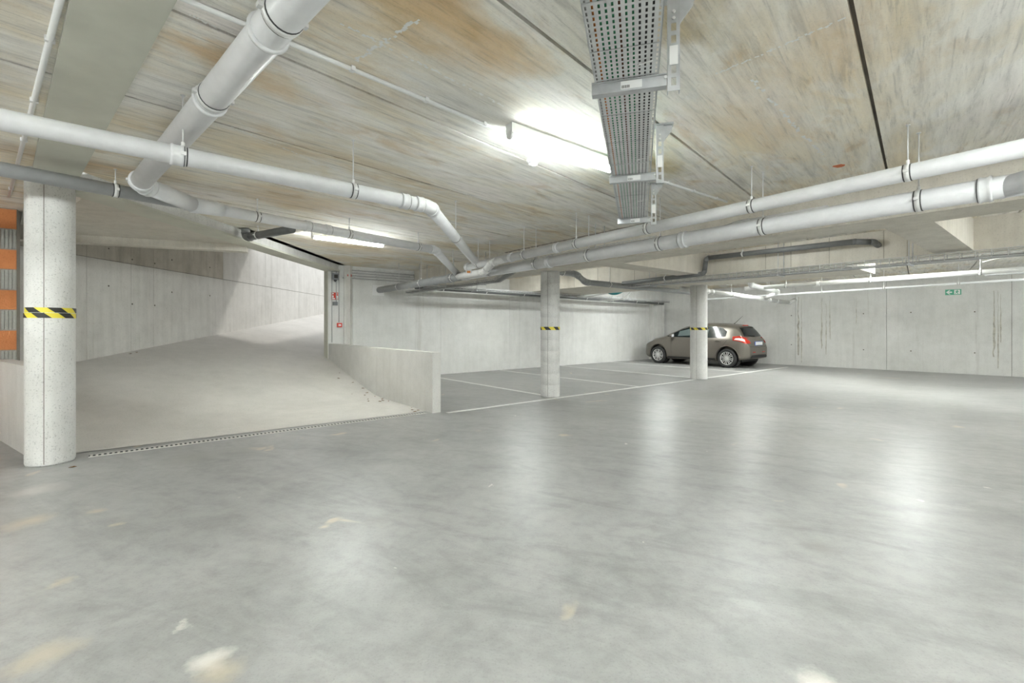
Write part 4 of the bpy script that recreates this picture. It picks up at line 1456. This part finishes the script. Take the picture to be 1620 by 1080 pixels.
# wheel arches are cut out of the body
try:
    cut = MB()
    for ax in (AX_F, AX_R):
        for s_ in (-1, 1):
            cut.revolve(CW(ax, s_ * 0.52, 0.335), LEFT * s_, [(0, 0.365), (0.6, 0.365)], 40)
    co = obj('cutter', cut, 'car_black', car)
    bpy.context.view_layer.update()
    md = body.modifiers.new('arch', 'BOOLEAN')
    md.operation = 'DIFFERENCE'
    md.solver = 'EXACT'
    md.object = co
    bpy.context.view_layer.update()
    dg = bpy.context.evaluated_depsgraph_get()
    me2 = bpy.data.meshes.new_from_object(body.evaluated_get(dg), preserve_all_data_layers=True, depsgraph=dg)
    body.modifiers.clear()
    if len(me2.polygons) > 500:
        body.data = me2
    bpy.data.objects.remove(co)
except Exception as ex:
    print('arch cut skipped', ex)


def patch_side(poly, side, off=0.006, n=14, m=10):
    """a quad-like patch given by lower and upper boundary curves in (x,z)"""
    low, up = poly
    mb = MB()
    vs_, fs = [], []
    for i in range(n + 1):
        t = i / n
        x0, z0 = low(t)
        x1, z1 = up(t)
        for j in range(m + 1):
            f = j / m
            x, z = x0 + (x1 - x0) * f, z0 + (z1 - z0) * f
            vs_.append(CW(x, side * (YS(x, z) + off), z))
    for i in range(n):
        for j in range(m):
            a_ = i * (m + 1) + j
            q = (a_, a_ + 1, a_ + m + 2, a_ + m + 1)
            fs.append(q if side < 0 else tuple(reversed(q)))
    mb.add(vs_, fs, True)
    return mb


def poly_curve(pts):
    L_ = [0]
    for p, q in zip(pts[:-1], pts[1:]):
        L_.append(L_[-1] + math.hypot(q[0] - p[0], q[1] - p[1]))

    def fn(t):
        d = t * L_[-1]
        for i in range(len(pts) - 1):
            if d <= L_[i + 1] + 1e-9:
                k = (d - L_[i]) / max(1e-9, L_[i + 1] - L_[i])
                return (pts[i][0] + (pts[i + 1][0] - pts[i][0]) * k, pts[i][1] + (pts[i + 1][1] - pts[i][1]) * k)
        return pts[-1]
    return fn


def patch_end(poly, fnX, sgn, off=0.006, n=16, m=8):
    low, up = poly
    mb = MB()
    vs_, fs = [], []
    for i in range(n + 1):
        t = i / n
        y0, z0 = low(t)
        y1, z1 = up(t)
        for j in range(m + 1):
            f = j / m
            y, z = y0 + (y1 - y0) * f, z0 + (z1 - z0) * f
            vs_.append(CW(fnX(y, z) + sgn * off, y, z))
    for i in range(n):
        for j in range(m):
            a_ = i * (m + 1) + j
            fs.append((a_, a_ + m + 1, a_ + m + 2, a_ + 1) if sgn < 0 else (a_, a_ + 1, a_ + m + 2, a_ + m + 1))
    mb.add(vs_, fs, True)
    return mb


for s_ in (1, -1):
    # front quarter, front door and rear door glass
    obj('side_window', patch_side((poly_curve([(0.92, 0.985), (0.70, 0.975)]), poly_curve([(0.88, 0.995), (0.70, 1.075)])), s_, n=6, m=5), 'car_glass', car)
    obj('side_window', patch_side((poly_curve([(0.66, 0.97), (-0.34, 0.955)]), poly_curve([(0.66, 1.10), (0.40, 1.225), (0.10, 1.315), (-0.30, 1.345)])), s_), 'car_glass', car)
    obj('side_window', patch_side((poly_curve([(-0.40, 0.955), (-0.95, 0.965), (-1.22, 1.01)]), poly_curve([(-0.38, 1.345), (-0.80, 1.335), (-1.08, 1.29), (-1.24, 1.17)])), s_), 'car_glass', car)
    # light seen through the cabin
    obj('window_view', patch_side((poly_curve([(0.48, 1.0), (0.02, 1.03)]), poly_curve([(0.45, 1.17), (0.02, 1.27)])), s_, 0.009), 'car_glass_light', car)
    obj('window_view', patch_side((poly_curve([(-0.42, 1.02), (-0.60, 1.0)]), poly_curve([(-0.46, 1.25), (-0.62, 1.24)])), s_, 0.009), 'car_glass_light', car)
    # door gaps, sill and arch lips
    for xs in (0.72, -0.37):
        obj('door_gap', patch_side((poly_curve([(xs, 0.30), (xs - 0.004, 0.30)]), poly_curve([(xs, 0.95), (xs - 0.008, 0.95)])), s_, 0.003, 2, 8), 'car_black', car)
    obj('door_gap', patch_side((poly_curve([(-0.90, 0.36), (-0.905, 0.36)]), poly_curve([(-1.28, 0.90), (-1.288, 0.90)])), s_, 0.003, 2, 8), 'car_black', car)
    obj('sill', patch_side((poly_curve([(0.88, 0.215), (-0.88, 0.23)]), poly_curve([(0.88, 0.27), (-0.88, 0.285)])), s_, 0.008, 10, 3), 'car_black', car)
    for ax in (AX_F, AX_R):
        lip = MB()
        pts = []
        for k in range(25):
            g = radians(-12 + 204 * k / 24)
            x, z = ax + 0.372 * cos(g), 0.335 + 0.372 * sin(g)
            pts.append(CW(x, s_ * (YS(x, z) + 0.002), z))
        lip.tube(pts, 0.011, 8)
        obj('arch_lip', lip, 'car_paint', car)
        obj('wheel_well', MB().revolve(CW(ax, s_ * 0.50, 0.335), LEFT * s_, [(0, 0.001), (0.0, 0.36), (0.22, 0.362), (0.22, 0.358), (0.01, 0.35), (0.01, 0.001)], 30), 'car_black', car)
    # mirror and door handles
    mx = 0.66
    mir = MB().revolve(CW(mx, s_ * 0.90, 1.02), LEFT * s_, [(-0.09, 0.03), (-0.06, 0.055), (0.0, 0.068), (0.05, 0.058), (0.08, 0.03), (0.085, 0.002)], 16)
    mo = obj('mirror', mir, 'car_paint', car)
    obj('mirror_glass', MB().box(CW(mx - 0.062, s_ * 0.90, 1.02), (0.012, 0.12, 0.085), FWD), 'headlamp', mo)
    for hx in (-0.22, -0.98):
        yy = YS(hx, 0.86)
        obj('door_handle', MB().tube([CW(hx + 0.09, s_ * (yy + 0.004), 0.86), CW(hx + 0.06, s_ * (yy + 0.03), 0.862), CW(hx - 0.06, s_ * (yy + 0.03), 0.864), CW(hx - 0.09, s_ * (yy + 0.004), 0.864)], 0.013, 8), 'car_paint', car)
    # head lamp
    obj('headlight', patch_side((poly_curve([(1.90, 0.66), (1.52, 0.82)]), poly_curve([(1.86, 0.74), (1.48, 0.87)])), s_, 0.006, 8, 4), 'headlamp', car)
    # tail light: boomerang around the corner
    tl = obj('tail_light', patch_side((poly_curve([(-1.84, 0.80), (-1.66, 0.86), (-1.46, 0.885)]), poly_curve([(-1.805, 0.975), (-1.66, 1.035), (-1.44, 1.015)])), s_, 0.012, 12, 6), 'tail_red', car)
    obj('clear_lens', patch_side((poly_curve([(-1.82, 0.855), (-1.66, 0.89), (-1.50, 0.91)]), poly_curve([(-1.80, 0.925), (-1.66, 0.965), (-1.54, 0.955)])), s_, 0.017, 10, 4), 'tail_clear', tl)
    e_lo = [(s_ * 0.50, 0.80), (s_ * 0.72, 0.79)]
    e_up = [(s_ * 0.52, 0.88), (s_ * 0.68, 0.955)]
    if s_ > 0:
        e_lo, e_up = e_lo[::-1], e_up[::-1]
    obj('rear_lens', patch_end((poly_curve(e_lo), poly_curve(e_up)), XR_, -1, 0.012, 8, 5), 'tail_red', tl)
    obj('reflector', patch_end((poly_curve([(s_ * 0.34 + 0.1, 0.50), (s_ * 0.34 - 0.1, 0.50)]), poly_curve([(s_ * 0.34 + 0.1, 0.525), (s_ * 0.34 - 0.1, 0.525)])), XR_, -1, 0.008, 4, 2), 'tail_red', car)

obj('rear_window', patch_end((poly_curve([(0.60, 1.02), (0, 1.0), (-0.60, 1.02)]), poly_curve([(0.50, 1.285), (0, 1.31), (-0.50, 1.285)])), XR_, -1, 0.007, 20, 10), 'car_glass', car)
obj('wiper', MB().tube([CW(XR_(0.0, 1.03) - 0.02, 0.0, 1.03), CW(XR_(0.36, 1.045) - 0.02, 0.36, 1.045)], 0.01, 6), 'car_black', car)
obj('brake_light', MB().box(CW(-1.50, 0, 1.372), (0.07, 0.30, 0.03), FWD), 'tail_red', car)
sp = MB()
for k in range(13):
    pass
obj('spoiler', patch_end((poly_curve([(0.52, 1.30), (0, 1.325), (-0.52, 1.30)]), poly_curve([(0.48, 1.335), (0, 1.362), (-0.48, 1.335)])), XR_, -1, 0.03, 16, 3), 'car_paint', car)
obj('windshield', patch_end((poly_curve([(-0.66, 1.01), (0, 1.02), (0.66, 1.01)]), poly_curve([(-0.50, 1.33), (0, 1.36), (0.50, 1.33)])), XF_, 1, 0.007, 20, 10), 'car_glass', car)
xp = XR_(0, 0.80)
pl_ = obj('license_plate', MB().box(CW(xp - 0.012, 0, 0.79), (0.02, 0.54, 0.135), FWD), 'plate_blue', car)
obj('plate_face', MB().box(CW(xp - 0.024, 0, 0.79), (0.006, 0.50, 0.10), FWD), 'sign_white', pl_)
obj('bumper_insert', patch_end((poly_curve([(0.62, 0.33), (0, 0.33), (-0.62, 0.33)]), poly_curve([(0.52, 0.42), (0, 0.43), (-0.52, 0.42)])), XR_, -1, 0.012, 16, 4), 'car_black', car)
obj('hatch_gap', patch_end((poly_curve([(0.66, 0.70), (0, 0.655), (-0.66, 0.70)]), poly_curve([(0.66, 0.708), (0, 0.663), (-0.66, 0.708)])), XR_, -1, 0.004, 16, 1), 'car_black', car)
obj('antenna', MB().tube([CW(-1.15, 0, 1.43), CW(-1.42, 0, 1.68)], [0.010, 0.004], 8).revolve(CW(-1.15, 0, 1.42), (0, 0, 1), [(0, 0.03), (0.03, 0.012)], 10), 'car_black', car)
obj('underbody', MB().box(CW(0, 0, 0.25), (3.3, 1.1, 0.12), FWD), 'car_black', car)

for ax in (AX_F, AX_R):
    for s_ in (1, -1):
        c = CW(ax, s_ * 0.715, R_W)
        d = LEFT * s_
        w = thing  # noqa
        prof = [(-0.095, 0.20), (-0.098, 0.27), (-0.085, 0.298), (-0.05, R_W), (0.05, R_W), (0.085, 0.298), (0.098, 0.27), (0.094, 0.215), (0.07, 0.205), (0.065, 0.02)]
        wo = obj('wheel', MB().revolve(c, d, prof, 44), 'tyre', car)
        rim = MB().revolve(c, d, [(0.060, 0.195), (0.088, 0.197), (0.092, 0.212), (0.086, 0.214), (0.060, 0.214)], 40)
        for k in range(8):
            g = 2 * pi * k / 8 + 0.2
            dirv = FWD * cos(g) + Vector((0, 0, 1)) * sin(g)
            tn = d.cross(dirv)
            for sp_ in (-1, 1):
                a_ = c + d * 0.080 + dirv * 0.04 + tn * 0.012 * sp_
                b_ = c + d * 0.082 + dirv * 0.198 + tn * 0.030 * sp_
                ax_ = (b_ - a_).normalized()
                rim.box((a_ + b_) / 2, ((b_ - a_).length, 0.020, 0.014), ax_, d)
        rim.revolve(c, d, [(0.07, 0.052), (0.092, 0.048), (0.096, 0.02), (0.096, 0.001)], 20)
        obj('rim', rim, 'alloy', wo)
